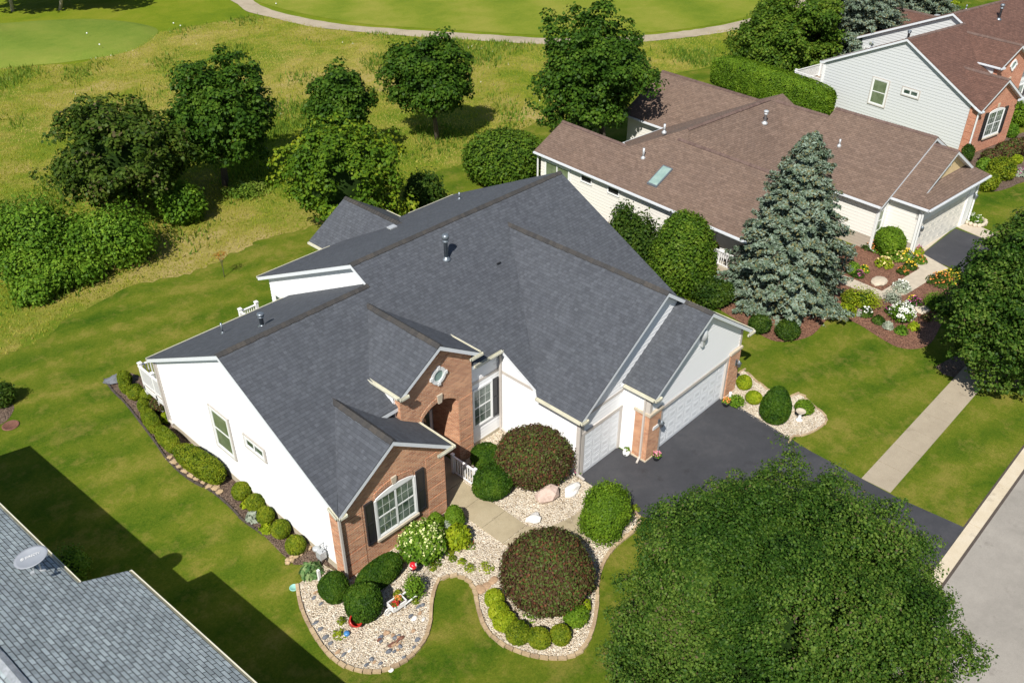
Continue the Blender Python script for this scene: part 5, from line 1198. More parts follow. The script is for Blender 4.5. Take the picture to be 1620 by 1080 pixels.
shrub('leafy_shrub', 'light green leafy shrub right of the hydrangea', (724, 848), 38, .85, M['lime'], seed=72, leaf=.085, n=1700, fuzz=.12, amp=.1)
shrub('silver_shrub', 'pale silver plant between the pointed shrubs and the leafy shrub', (709, 832), 18, .55, M['silver'], seed=73, leaf=.05, n=700, fuzz=.15)
shrub('leafy_shrub', 'loose green shrub below the painted gazing ball', (655, 928), 28, .95, M['thicket'], seed=74, leaf=.05, n=1500, fuzz=.2, amp=.1)
# scalloped row of gold-green mounds
for i, (x, y) in enumerate([(782, 945), (789, 966), (798, 982), (820, 1000), (853, 1008), (887, 1003)]):
    shrub('mound_shrub', ['topmost mound of the curved row below the largest smoke bush', 'second mound from the top of the curved row below the smoke bush', 'third mound from the top of the curved row, at its left bend', 'fourth mound of the curved row, at the bottom left bend', 'fifth mound of the curved row, the lowest one', 'last mound of the curved row, rightmost and roundest'][i], (x, y), [30, 32, 36, 40, 36, 33][i], .62, M['lime' if i < 3 else 'box'], seed=80+i, leaf=.045, n=3200, fuzz=.04, amp=.05, group='curved row of gold-green mounds')
shrub('mound_shrub', 'green mound with red flowers right of the smoke bush', (910, 972), 38, .7, M['hedge'], seed=87, leaf=.06, n=2400, fuzz=.12, amp=.1)
shrub('mound_shrub', 'small yellow-green mound right of the big smoke bush by the edging', (927, 957), 16, .5, M['lime'], seed=88, leaf=.045, n=1200, fuzz=.08)
# along the white side wall
GW = 'clipped round shrubs along the white side wall'
for i, (x, y, wd) in enumerate([(467.5, 861, 32), (444, 836, 30), (420, 815, 27), (404, 795, 30), (382, 776, 30)]):
    shrub('round_shrub', ['nearest clipped round shrub on the white side wall, by the gas meter', 'second nearest round shrub along the white wall', 'third round shrub along the white wall, smallest', 'fourth round shrub along the white wall, above the pale hosta', 'fifth round shrub along the white wall, next to the big hedge'][i], (x, y), wd, .72, M['box'], seed=90+i, leaf=.045, n=3600, fuzz=.03, amp=.03, group=GW)
def hedge_seg(label, p0, p1, wpx, h, seed, mat='box'):
    a, b = G(*p0, h/2), G(*p1, h/2); m = (a+b)/2; D = PR(m)[2]; rw = wpx/2*D/FPX
    clipped('clipped_hedge', label, 'hedge', (m.x, m.y, 0), ((b-a).length/2+rw*.8, rw, h/2/.965), M[mat], n=9000, leaf=.05, seed=seed, box=.7, fuzz=.025, amp=.04, rz=math.atan2(b.y-a.y, b.x-a.x))
hedge_seg('largest golden-green clipped hedge beside the side window', (290, 716), (342, 748), 34, 1.0, 96)
hedge_seg('middle golden-green clipped hedge at the rear of the white wall', (254, 684), (276, 704), 22, .8, 97)
hedge_seg('small golden-green clipped hedge below the deck', (232, 656), (246, 674), 20, .8, 98)
for i, (x, y, wd) in enumerate([(197, 598, 21), (199, 611, 19), (214, 620, 26), (233, 626, 22), (227, 641, 20)]):
    shrub('round_shrub', ['farthest round shrub at the tip of the side bed', 'small round shrub second from the tip of the side bed', 'widest round shrub at the far end of the side bed', 'round shrub right under the deck corner', 'round shrub just left of the purple shrub under the deck'][i], (x, y), wd, .7, M['box'], seed=100+i, leaf=.05, n=2200, fuzz=.04, group='round shrubs below the deck')
shrub('purple_shrub', 'dark purple shrub under the deck', (251, 640), 26, .8, M['purple'], seed=106, leaf=.05, n=1800, fuzz=.1)
shrub('leafy_shrub', 'yellow-green leafy plant behind the deck post', (263, 660), 18, .5, M['lime'], seed=107, leaf=.07, n=500, fuzz=.15)
# right gravel bed
shrub('round_shrub', 'yellow-green round shrub nearest the garage pillar', (1178, 604), 25, .6, M['lime'], seed=110, leaf=.045, n=2800, fuzz=.02)
shrub('round_shrub', 'yellow-green round shrub left of the cone shrub', (1193, 628), 25, .6, M['lime'], seed=111, leaf=.045, n=2800, fuzz=.02)
shrub('cone_shrub', 'dark green egg-shaped yew in the small gravel bed right of the driveway', (1229, 638), 48, 1.8, M['yew'], seed=112, leaf=.055, n=9000, fuzz=.02, egg=.28, amp=.03)
shrub('round_shrub', 'green low shrub behind the stone birdbath', (1273, 644), 28, .6, M['hedge'], seed=113, leaf=.05, n=2200, fuzz=.06)
shrub('leafy_shrub', 'flowering low plant by the garage corner on the driveway edge', (1164, 634), 26, .35, M['thicket'], seed=114, leaf=.06, n=800, fuzz=.2)
# in front of the brown-roofed house
shrub('round_shrub', 'clipped round bush between the two front corners of the brown-roofed house', (1409, 381), 46, 1.6, M['hedge'], seed=120, leaf=.075, n=6000, fuzz=.05)
shrub('round_shrub', 'small green bush beside the blue spruce on the path', (1350, 424), 20, .7, M['thicket'], seed=121, leaf=.06, n=1300, fuzz=.1)
shrub('leafy_shrub', 'yellow-green airy shrub right of the blue spruce', (1368, 472), 44, .9, M['lime'], seed=122, leaf=.06, n=1800, fuzz=.25, amp=.2)
shrub('leafy_shrub', 'loose yellowish shrub between the spruce and the path corner', (1345, 470), 26, .8, M['box'], seed=123, leaf=.06, n=1200, fuzz=.2)
shrub('leafy_shrub', 'soft green feathery plant shaded by the right edge tree', (1487, 478), 46, .8, M['thicket'], seed=124, leaf=.05, n=2600, fuzz=.12)
shrub('round_shrub', 'small dark bush by the path in the mulch bed', (1413, 470), 24, .7, M['silver'], seed=125, leaf=.05, n=900, fuzz=.25)
# round bushes of the far house
GF = 'bushes before the red brick front'
for i, (x, y, wd, h, m_) in enumerate([(1562, 286, 36, 1.2, 'box'), (1586, 266, 42, 1.4, 'box'), (1558, 262, 24, 1.0, 'thicket'), (1570, 248, 30, 1.1, 'purple'), (1592, 238, 32, 1.2, 'purple'), (1612, 232, 34, 1.2, 'purple'), (1612, 180, 44, 1.8, 'hedge'), (1600, 206, 22, 1.0, 'thicket'), (1531, 242, 18, 1.2, 'darkshrub'), (1609, 252, 16, .6, 'lime')]):
    shrub('round_shrub', ['front left golden-green bush before the red brick house', 'widest golden-green bush before the red brick house', 'small green bush behind the golden pair at the red brick house', 'leftmost bronze bush at the red brick wall', 'middle bronze bush at the red brick wall', 'right bronze bush near the right frame edge', 'large bright green bush at the right frame edge above the bronze ones', 'green bush beside the step of the red brick house', 'dark bush at the corner of the red brick wall', 'small yellow plant among the bronze bushes'][i], (x, y), wd, h, M[m_], seed=130+i, leaf=.09, n=2600, fuzz=.06, group=GF)
shrub('shade_bush', 'dim bush with pale flower spikes in the shade below the grey roof corner', (112, 890), 56, 1.3, M['thicket'], seed=145, leaf=.06, n=2200, fuzz=.2, amp=.2)

# hostas, perennials and flowers
def P0(x, y, z=0.0): p = G(x, y, z); return (p.x, p.y, 0)
tuft('hosta', 'variegated hosta in the mulch at the white wall near the gas meter', 'plant', P0(493, 906), 150, .42, .40, M['hosta'], 1, leaf=.13)
tuft('hosta', 'blue-green hosta between the third and fourth round shrubs', 'plant', P0(401, 820), 90, .30, .30, M['silver'], 2, leaf=.11)
tuft('hosta', 'bright green hosta at the edge between the second and third round shrubs', 'plant', P0(421, 839), 80, .26, .28, M['lime'], 3, leaf=.10)
tuft('hosta', 'small yellow hosta left of the pale one', 'plant', P0(388, 800), 50, .2, .22, M['lime'], 4, leaf=.09)
GP = 'low sedum clumps in the gravel'
for i, (x, y, s_, m_) in enumerate([(770, 899, .30, 'lime'), (743, 900, .22, 'lime'), (731, 890, .17, 'lime'), (716, 885, .16, 'box'), (712, 876, .18, 'box'), (690, 893, .2, 'box'), (684, 899, .18, 'box'), (687, 875, .16, 'box'), (839, 975, .3, 'thicket'), (743, 864, .25, 'weed'), (630, 940, .16, 'box'), (541, 983, .18, 'box'), (537, 1004, .25, 'lime'), (657, 950, .2, 'box'), (1005, 806, .22, 'lime'), (936, 930, .2, 'lime')]):
    tuft('sedum_clump', ['largest bright sedum clump left of the smoke bush', 'second bright sedum clump in the row left of the smoke bush', 'small green clump in the middle of the sedum row', 'small dull clump above the middle of the sedum row', 'dull clump nearest the walkway in the sedum row', 'dull clump right of the painted ball', 'low clump just above the tongue of lawn', 'tiny clump below the hydrangea', 'green clump under the big smoke bush', 'green clump with reddish flowers at the walkway edge', 'tiny clump above the white wheelbarrow', 'green clump left of the red pot', 'yellow clump below the red pot', 'low clump below the loose green shrub', 'yellow-green clump at the driveway corner of the yew', 'clump with red blooms right of the big smoke bush'][i], 'plant', P0(x, y), 90, s_, .2, M[m_], 10+i, group=GP, leaf=.045,
         fl_mat=M['pred'], fn=16 if i in (9, 15) else 0, fs=.035)
FL = [(1378, 393, 'porange', 'darkshrub', .45, 'orange daylilies left of the round bush'), (1392, 398, 'porange', 'thicket', .4, 'salmon orange flowers at the foot of the round bush'), (1412, 408, 'ppale', 'thicket', .55, 'pale yellow daylilies, the largest clump in the corner bed'), (1432, 410, 'pyellow', 'thicket', .5, 'golden yellow daylilies right of the pale ones'), (1398, 420, 'ppale', 'lime', .4, 'green daylily leaves at the front of the corner bed'), (1440, 424, 'pyellow', 'darkshrub', .28, 'orange and yellow flowers at the path edge'), (1428, 432, 'porange', 'darkshrub', .25, 'small orange flowers near the path corner'), (1455, 415, 'porange', 'thicket', .3, 'orange flowers by the garage corner post'), (1356, 437, 'ppurple', 'darkshrub', .28, 'magenta flowers beside the spruce at the path'), (1366, 430, 'pyellow', 'thicket', .22, 'little yellow flowers beside the magenta ones'), (1486, 448, 'porange', 'darkshrub', .55, 'orange flower mass right of the path'), (1500, 446, 'pyellow', 'thicket', .6, 'yellow flower mass beside the orange one in the shade'), (1446, 482, 'ppurple', 'darkshrub', .3, 'purple flowers beside the white hydrangea'), (1443, 478, 'pyellow', 'thicket', .22, 'yellow flowers behind the white hydrangea'), (1409, 494, 'ppurple', 'darkshrub', .25, 'small purple flowers left of the white hydrangea'), (1358, 499, 'ppurple', 'silver', .12, 'violet ground flowers near the lawn edge'), (1368, 498, 'pwhite', 'darkshrub', .3, 'white flowered clump in the mulch right of the spruce'), (1389, 510, 'ppurple', 'darkshrub', .25, 'small dark clump in the mulch bed'), (1404, 519, 'porange', 'silver', .2, 'grey-green clump in the open mulch'), (1425, 526, 'ppurple', 'thicket', .25, 'low green clump near the front of the mulch bed'), (1445, 520, 'porange', 'lime', .22, 'yellow-green clump near the mulch bed corner'), (1466, 505, 'pred', 'pcore', .22, 'red-leaved plant in the mulch bed'), (1451, 400, 'ppurple', 'lime', .28, 'pink potted flowers at the garage post of the brown-roofed house'), (1338, 495, 'pyellow', 'lime', .45, 'bright yellow-green grass clump right under the spruce'), (1425, 458, 'pwhite', 'silver', .4, 'tall airy grey plant at the path corner'), (1612, 277, 'ppurple', 'silver', .4, 'pink flower patch in the far mulch bed')]
for i, (x, y, fm, lm, s_, lab) in enumerate(FL):
    lm_ = M['purple'] if lm == 'pcore' else M[lm]
    has = fm is not None and i not in (23,)
    tuft('flower_clump', lab, 'flowers', P0(x, y), int(220+420*s_), s_*1.35, .26+.62*s_, lm_, 40+i, group='flower clumps round the path', fl_mat=M[fm], fn=0 if (not has or i in (17, 18, 19, 20, 21)) else int(95*s_+18), fs=.065+.05*s_, leaf=.07)
hw = shrub('hydrangea', 'white flowering hydrangea in the mulch bed before the spruce house', (1428, 494), 34, .9, M['thicket'], cat='flowering shrub', seed=150, leaf=.07, n=1500, fuzz=.15)
blooms(hw, 60, .60, .50, .12, M['pwhite'], 9, -.1)
hw = shrub('white_flowers', 'white flowers in the stone ringed bed by the far driveway', (1541, 346), 26, .5, M['thicket'], cat='flowers', seed=151, leaf=.06, n=900, fuzz=.2)
blooms(hw, 26, .5, .28, .07, M['pwhite'], 10, 0)

# ================================================================== garden things
def stone(name, label, x, y, r, mat, seed, group=None, flat=.55, cat='stone', z=None):
    p = G(x, y); mb = MB(p); mb.blob((p.x, p.y, r[2]*.55), r, seed, .3, 2)
    o = mb.build(name, M[mat], loc=p, flat=True); return setp(o, label, cat, group)
stone('boulder', 'white flat boulder just below the walkway bend', 844, 822, (.42, .28, .22), 'rockw', 1, cat='boulder')
stone('boulder', 'rounded pinkish boulder in the gravel beside the smoke bush', 861, 789, (.42, .34, .36), 'rockp', 2, cat='boulder')
stone('boulder', 'white slab-like boulder near the single garage door', 903, 778, (.46, .3, .2), 'rockw', 3, cat='boulder')
stone('boulder', 'tan slab stone at the path corner in the flower bed', 1392, 447, (.55, .4, .16), 'stone', 4, cat='boulder')
stone('boulder', 'pale stone slab beside the white hydrangea', 1440, 505, (.35, .25, .15), 'stone', 5, cat='boulder')
stone('boulder', 'tan stone slab right of the white hydrangea in the shade', 1458, 492, (.5, .38, .16), 'stone', 6, cat='boulder')
stone('boulder', 'flat tan stone at the mulch edge under the spruce', 1310, 500, (.45, .22, .12), 'stone', 7, cat='boulder')
stone('boulder', 'grey stone lying at the tip of the side mulch bed', 181, 603, (.35, .25, .2), 'rockd', 8, cat='boulder')
GR = 'river stones scattered in the front gravel bed'
rr = random.Random(9); cnt = {}
spots = [(499, 938), (505, 932), (512, 945), (520, 940), (500, 985), (507, 995), (515, 1008), (523, 1018), (535, 1030), (545, 1035), (553, 1030), (588, 1043), (592, 1047), (602, 1050), (650, 975), (656, 978), (664, 970), (670, 980), (663, 960), (669, 957), (654, 997), (661, 1012), (655, 1023), (580, 1052), (530, 948), (509, 955), (618, 1060), (640, 1040), (497, 945)]
spots.sort()
for i, (x, y) in enumerate(spots):
    m_ = ['rockd', 'rockt', 'rockd', 'rockw', 'rockd'][i % 5]
    kd = {'rockd': 'dark', 'rockt': 'tan', 'rockw': 'white'}[m_]
    where = (['in the upper left of the front gravel', 'on the lower left edge of the gravel', 'at the bottom edge of the front gravel', 'right of the wheelbarrow planter', 'between the stone ring and the lawn tongue'])[0 if (y < 960 and x < 560) else 1 if x < 560 else 2 if (y > 1038) else 3 if y < 985 and x > 640 else 4]
    cnt[(kd, where)] = cnt.get((kd, where), 0)+1
    stone('river_stone', kd+' stone '+where+', '+['first', 'second', 'third', 'fourth', 'fifth', 'sixth'][cnt[(kd, where)]-1]+' from the left', x, y, (rr.uniform(.07, .11), rr.uniform(.05, .08), rr.uniform(.04, .06)), m_, 20+i, GR)
for i, (x, y) in enumerate([(779, 918), (760, 933), (771, 926)]):
    stone('flagstone', ['reddish flat stone left of the row of mounds', 'larger red flat stone at the tip of the lawn tongue', 'brown flat stone between the lawn tongue and the smoke bush'][i], x, y, (.2, .16, .05), 'rockt', 60+i)
# stepping blocks beside the big side hedge
GS = 'tan edging blocks beside the big clipped hedge'
for i, (x, y) in enumerate([(268, 724), (277, 731), (285, 738), (294, 745), (303, 752), (312, 757), (322, 763), (331, 770), (341, 773), (348, 779)]):
    p = G(x, y); mb = MB(p); mb.blob((p.x, p.y, .05), (.2, .15, .07), 70+i, .2, 1); setp(mb.build('edging_block', M['edging'], loc=p, flat=True), 'tan flat block, '+['topmost', 'second from the top', 'third from the top', 'fourth from the top', 'fifth from the top', 'fifth from the bottom', 'fourth from the bottom', 'third from the bottom', 'second from the bottom', 'lowest'][i]+' of the row beside the big hedge', 'stone', GS)
mb = MB(G(475, 880)); rr = random.Random(3)
for k in range(2):
    for i in range(7):
        a = G(456+i*6.6, 887-i*4.6+k*4); mb.blob((a.x, a.y, .06), (.13, .11, .08), 200+i+k*9, .15, 1)
setp(mb.build('stone_edging', M['edging'], loc=G(475, 880), flat=True), 'short double row of tan blocks by the gas meter', 'garden edging')
# stone ring
p = G(618, 1016); ring = thing('stone_ring', 'round patch of rust and dark flat stones like a small fire pit in the gravel', 'stone ring', p)
rr = random.Random(5)
for i in range(26):
    a = rr.uniform(0, 6.28); q = .42*rr.random()**.5; mb = MB(); mb.blob((q*math.cos(a), q*math.sin(a), .05), (rr.uniform(.08, .15), rr.uniform(.05, .09), .05), 300+i, .25, 1)
    mb.build('flat_stone', M[['rockd', 'rockt', 'rust', 'stone'][i % 4]], ring, flat=True)
# white wheelbarrow planter
p = G(629, 962); wb = thing('wheelbarrow_planter', 'white wooden wheelbarrow planter with red flowers in the gravel', 'planter', p, R_(-4)); wb.scale = (.82, .82, .9)
mb = MB(); mb.box(-.34, -.22, .2, .34, .22, .24)
for (a, b, c, d) in ((-.34, -.24, .34, -.20), (-.34, .20, .34, .24), (-.36, -.24, -.32, .24), (.32, -.24, .36, .24)): mb.box(a, b, .2, c, d, .42)
mb.build('box', M['whitepaint'], wb)
for s_ in (-1, 1):
    mb = MB(); mb.beam((-.2, s_*.19, .17), (.85, s_*.26, .34), .05, .05); mb.build('handle', M['whitepaint'], wb)
    mb = MB(); mb.box(.22, s_*.18-.03, 0, .28, s_*.18+.03, .2); mb.build('leg', M['whitepaint'], wb)
mb = MB(); ppts = [Vector((-.48+.17*math.cos(t*math.pi/8), 0, .17+.17*math.sin(t*math.pi/8))) for t in range(17)]; mb.tube(ppts, .022, 6, False)
for t in range(4): mb.beam((-.48-.16*math.cos(t*math.pi/4), 0, .17-.16*math.sin(t*math.pi/4)), (-.48+.16*math.cos(t*math.pi/4), 0, .17+.16*math.sin(t*math.pi/4)), .02, .02)
mb.build('wheel', M['whitepaint'], wb)
mb = MB(); mb.box(-.32, -.2, .24, .32, .2, .36); mb.build('soil', M['mulch'], wb)
for i, (dx, m_) in enumerate(((-.13, 'pred'), (.1, 'porange'))):
    f = tuft('planted_flowers', ['red flowers planted in the white wheelbarrow', 'orange-red flowers planted in the white wheelbarrow'][i], 'flowers', tuple(p+Vector((dx, dx*.5, .34))), 40, .15, .14, M['thicket'], 90+i, fl_mat=M[m_], fn=70, fs=.05, leaf=.05)
# red pot lying on its side
p = G(557, 991); mb = MB(); mb.lathe([(.10, 0), (.16, .1), (.19, .24), (.21, .27), (.21, .30), (.17, .30), (.15, .12), (.001, .06)], (0, 0, 0), 18)
o = mb.build('flower_pot', M['red'], loc=p+Vector((0, 0, .18))); o.rotation_euler = (R_(38), 0, R_(20)); o.scale = (1.15, 1.15, 1.15); setp(o, 'glazed red pot tipped over on the gravel', 'pot')
p = G(549, 1004); mb = MB(); mb.lathe([(.05, 0), (.09, .03), (.11, .1), (.08, .15), (.001, .16)], (0, 0, 0), 12); setp(mb.build('garden_ornament', M['blue'], loc=p), 'small blue garden ornament below the red pot', 'ornament')
# painted gazing ball on a stand
p = G(655, 912); gb = thing('gazing_ball', 'red, white and blue painted ball on a black stand in the gravel', 'garden ornament', p)
mb = MB(); mb.tube([(0, 0, 0), (0, 0, .42)], .02, 8)
for k in range(3): a = k*2.09; mb.tube([(0, 0, .2), (.16*math.cos(a), .16*math.sin(a), 0)], .012, 6)
mb.lathe([(.10, .40), (.13, .46), (.11, .44)], (0, 0, 0), 14); mb.build('stand', M['black'], gb)
mb = MB(); mb.lathe([(.001, -.15)]+[(.15*math.cos(t), .15*math.sin(t)) for t in [-1.2, -.8, -.4, 0, .4, .8, 1.2]]+[(.001, .15)], (0, 0, .58), 20)
bm_, nt_, b_ = newmat('painted_ball'); c_ = coord(nt_); v_ = N(nt_, 'ShaderNodeTexVoronoi'); v_.inputs['Scale'].default_value = 7; nt_.links.new(c_, v_.inputs['Vector']); sp = N(nt_, 'ShaderNodeSeparateXYZ'); nt_.links.new(v_.outputs['Color'], sp.inputs[0])
nt_.links.new(ramp(nt_, sp.outputs[0], [(0, (.6, .02, .03)), (.4, (.75, .75, .7)), (.65, (.1, .5, .6)), (.82, (.7, .05, .05))], 'CONSTANT'), b_.inputs['Base Color']); b_.inputs['Roughness'].default_value = .15
mb.build('ball', bm_, gb)
# pots at the garage
def pot(label, x, y, r, mat, fm, seed):
    p = G(x, y); t = thing('flower_pot', label, 'pot', p); mb = MB(); mb.lathe([(r*.6, 0), (r*.9, r*.9), (r, r*1.2), (r, r*1.35), (r*.88, r*1.35), (r*.85, r*1.15), (.001, r*1.1)], (0, 0, 0), 18); mb.build('pot', M[mat], t)
    f = tuft('potted_flowers', 'blooms growing in the '+label.replace(' with pink and red flowers', '').replace(' with red flowers', '').replace(' with purple flowers', ''), 'flowers', (p.x, p.y, r*1.15), 70, r*1.1, r*1.2, M['thicket'], seed, fl_mat=M[fm], fn=60, fs=.06, leaf=.05)
pot('black pot with pink and red flowers at the foot of the left garage pillar', 1038, 727, .19, 'black', 'pink', 1)
pot('black pot with red flowers at the foot of the right garage pillar', 1148, 642, .19, 'black', 'porange', 2)
pot('black pot with purple flowers at the corner of the single garage', 913, 752, .14, 'black', 'ppurple', 3)
# white swan planter and statue
p = G(991, 720); t = thing('swan_planter', 'white swan-shaped planter by the left garage pillar', 'planter', p, R_(200))
mb = MB(); mb.blob((0, 0, .18), (.24, .17, .17), 1, .05, 2); mb.tube([(.18, 0, .2), (.28, 0, .32), (.24, 0, .48), (.3, 0, .54), (.36, 0, .5)], [.07, .05, .04, .05, .02], 8); mb.build('body', M['whitepaint'], t)
tuft('succulent', 'green plant growing in the white swan planter', 'plant', (p.x, p.y, .3), 40, .13, .14, M['hedge'], 9, leaf=.05)
# birdbath
p = G(1264, 664); t = thing('birdbath', 'white pedestal birdbath with stone bowl in the small gravel bed', 'birdbath', p)
mb = MB(); mb.lathe([(.16, 0), (.15, .05), (.07, .1), (.06, .3), (.1, .42)], (0, 0, 0), 16); mb.build('pedestal', M['whitepaint'], t)
mb = MB(); mb.lathe([(.07, .42), (.19, .46), (.22, .50), (.205, .51), (.15, .475), (.001, .46)], (0, 0, 0), 20); mb.build('bowl', M['stone'], t)
p = G(1154, 632); mb = MB(); mb.lathe([(.07, 0), (.09, .04), (.05, .12), (.08, .2), (.05, .3), (.07, .36), (.06, .43), (.001, .46)], (0, 0, 0), 12); setp(mb.build('garden_statue', M['whitepaint'], loc=p), 'small white garden statue by the right garage pillar', 'statue')
# ceramic frog-like figure on the small yellow clump, small lids
def disc(name, label, cat, x, y, r, mat, h=.03, ribs=False):
    p = G(x, y); mb = MB(); mb.lathe([(r, -.02), (r, h*.6), (r*.93, h), (r*.86, h), (r*.84, h*.7), (.001, h*.7)], (0, 0, 0), 24)
    if ribs:
        for k in range(-4, 5):
            w_ = math.sqrt(max(.01, (r*.82)**2-(k*r*.19)**2)); mb.box(k*r*.19-.012, -w_, h*.5, k*r*.19+.012, w_, h*1.0)
    setp(mb.build(name, M[mat], loc=p), label, cat)
disc('manhole_lid', 'rusty round storm drain grate in the left lawn', 'drain grate', 17, 673, .36, 'rust', .05, True)
disc('valve_lid', 'round turquoise lid in the lawn beside the bed tip', 'lid', 465, 929, .16, 'teal')
# gas meter and pipes at the white wall
p = Vector((11.62, 20.6, 0)); t = thing('gas_meter', 'grey gas meter with pipes on the white side wall near the brick corner', 'gas meter', p)
mb = MB(); mb.box(-.16, -.14, .45, .1, .14, .78); mb.lathe([(.11, 0), (.13, .04), (.13, .1), (.1, .13), (.001, .13)], (-.03, .3, .6), 14); mb.build('meter', M['ltmetal'], t)
mb = MB(); mb.tube([(0, .1, 0), (0, .1, .95), (.2, .1, .95)], .025, 7); mb.tube([(-.02, .3, 0), (-.02, .3, .62)], .02, 7); mb.tube([(-.02, -.1, .78), (-.02, -.1, .95), (.2, -.1, .95)], .022, 7); mb.build('pipe', M['ltmetal'], t)
p = Vector((11.0, 19.95, 0)); mb = MB(p); mb.beam(p, p+Vector((.0, .0, .75)), .09, .09); setp(mb.build('vent_pipe', M['whitepaint'], loc=p), 'short white pipe standing in the mulch below the gas meter', 'pipe')
# railing beside the walkway
p = Vector((18.28, 19.5, 0)); t = thing('walkway_railing', 'short white railing at the porch end of the walkway', 'railing', p)
mb = MB(); mb.beam((0, 0, .92), (0, 1.3, .92), .08, .05); mb.beam((0, 0, .12), (0, 1.3, .12), .05, .05)
for i in range(1, 9): mb.box(-.02, i*.145-.02, .1, .02, i*.145+.02, .9)
mb.build('rail', M['whitepaint'], t)
for y_ in (0, 1.3): mb = MB(); mb.box(-.055, y_-.055, 0, .055, y_+.055, 1.0); mb.box(-.07, y_-.07, 1.0, .07, y_+.07, 1.04); mb.build('post', M['whitepaint'], t)
mb = MB((18.5, 21.9, 0)); mb.lathe([(.12, .05), (.2, .2), (.22, .42), (.2, .42), (.001, .38)], (18.55, 20.55, 0), 14); setp(mb.build('porch_pot', M['metal'], loc=(18.5, 21.9, 0)), 'dark round pot in the porch shade behind the railing', 'pot')
# white chair and flower pot on the neighbour's porch
q = H2.matrix_world
def h2(x, y, z=0): c, s_ = math.cos(R_(-5)), math.sin(R_(-5)); return Vector((49.28+x*c-y*s_, 15.09+x*s_+y*c, z))
def chair(label, pos, rz):
    t = thing('garden_chair', label, 'chair', pos, rz, 'white porch chairs')
    mb = MB(); mb.box(-.28, -.26, .38, .28, .26, .43); mb.build('seat', M['whitepaint'], t)
    mb = MB(); mb.prism([(-.28, .24, .42), (.28, .24, .42), (.2, .42, 1.05), (-.2, .42, 1.05)], (0, .04, 0)); mb.build('backrest', M['whitepaint'], t)
    for sx in (-1, 1):
        mb = MB(); mb.box(sx*.28-.04, -.3, .6, sx*.28+.04, .3, .64); mb.build('armrest', M['whitepaint'], t)
        for sy in (-1, 1): mb = MB(); mb.box(sx*.26-.03, sy*.23-.03, 0, sx*.26+.03, sy*.23+.03, .6); mb.build('leg', M['whitepaint'], t)
chair('white porch chair nearer the arborvitae on the neighbouring porch', h2(-9.15, 8.0, .28), R_(70)); chair('white porch chair nearer the spruce on the neighbouring porch', h2(-9.05, 6.5, .28), R_(100))
tb = h2(-8.9, 7.3, .28); mb = MB(); mb.lathe([(.12, 0), (.03, .04), (.03, .5), (.26, .52), (.26, .56), (.001, .56)], (0, 0, 0), 16); setp(mb.build('side_table', M['whitepaint'], loc=tb), 'small white round table on the neighbouring porch', 'table')
tuft('potted_flowers', 'yellow flowers on the white porch table', 'flowers', tuple(tb+Vector((0, 0, .56))), 50, .22, .3, M['thicket'], 77, fl_mat=M['pyellow'], fn=60, fs=.07)
# stone ring round the white flowers
mb = MB(G(1545, 352)); 
for i in range(16):
    a = i*6.283/16; c = G(1541, 352); mb.blob((c.x+.62*math.cos(a), c.y+.62*math.sin(a), .12), (.16, .14, .14), 400+i, .15, 1)
setp(mb.build('stone_edging', M['stone'], loc=G(1545, 352), flat=True), 'pale block ring round the white flowers by the far driveway', 'garden edging')
# tee markers
for i, (x, y) in enumerate([(138, 55), (158, 73), (275, 39), (286, 43), (437, 8)]):
    p = G(x, y, .6 if i < 2 else 0); mb = MB(p); mb.lathe([(.001, -.08), (.06, -.04), (.075, 0), (.06, .05), (.001, .08)], tuple(p+Vector((0, 0, .14))), 10)
    setp(mb.build('tee_marker', M['whitepaint'], loc=p), ['white tee marker nearer the middle of the tee', 'white tee marker at the lower edge of the tee', 'white ball marker on the grass right of the tee', 'second white ball marker on the grass right of the tee', 'white marker by the top edge beside the cart path'][i], 'tee marker', 'white tee markers')

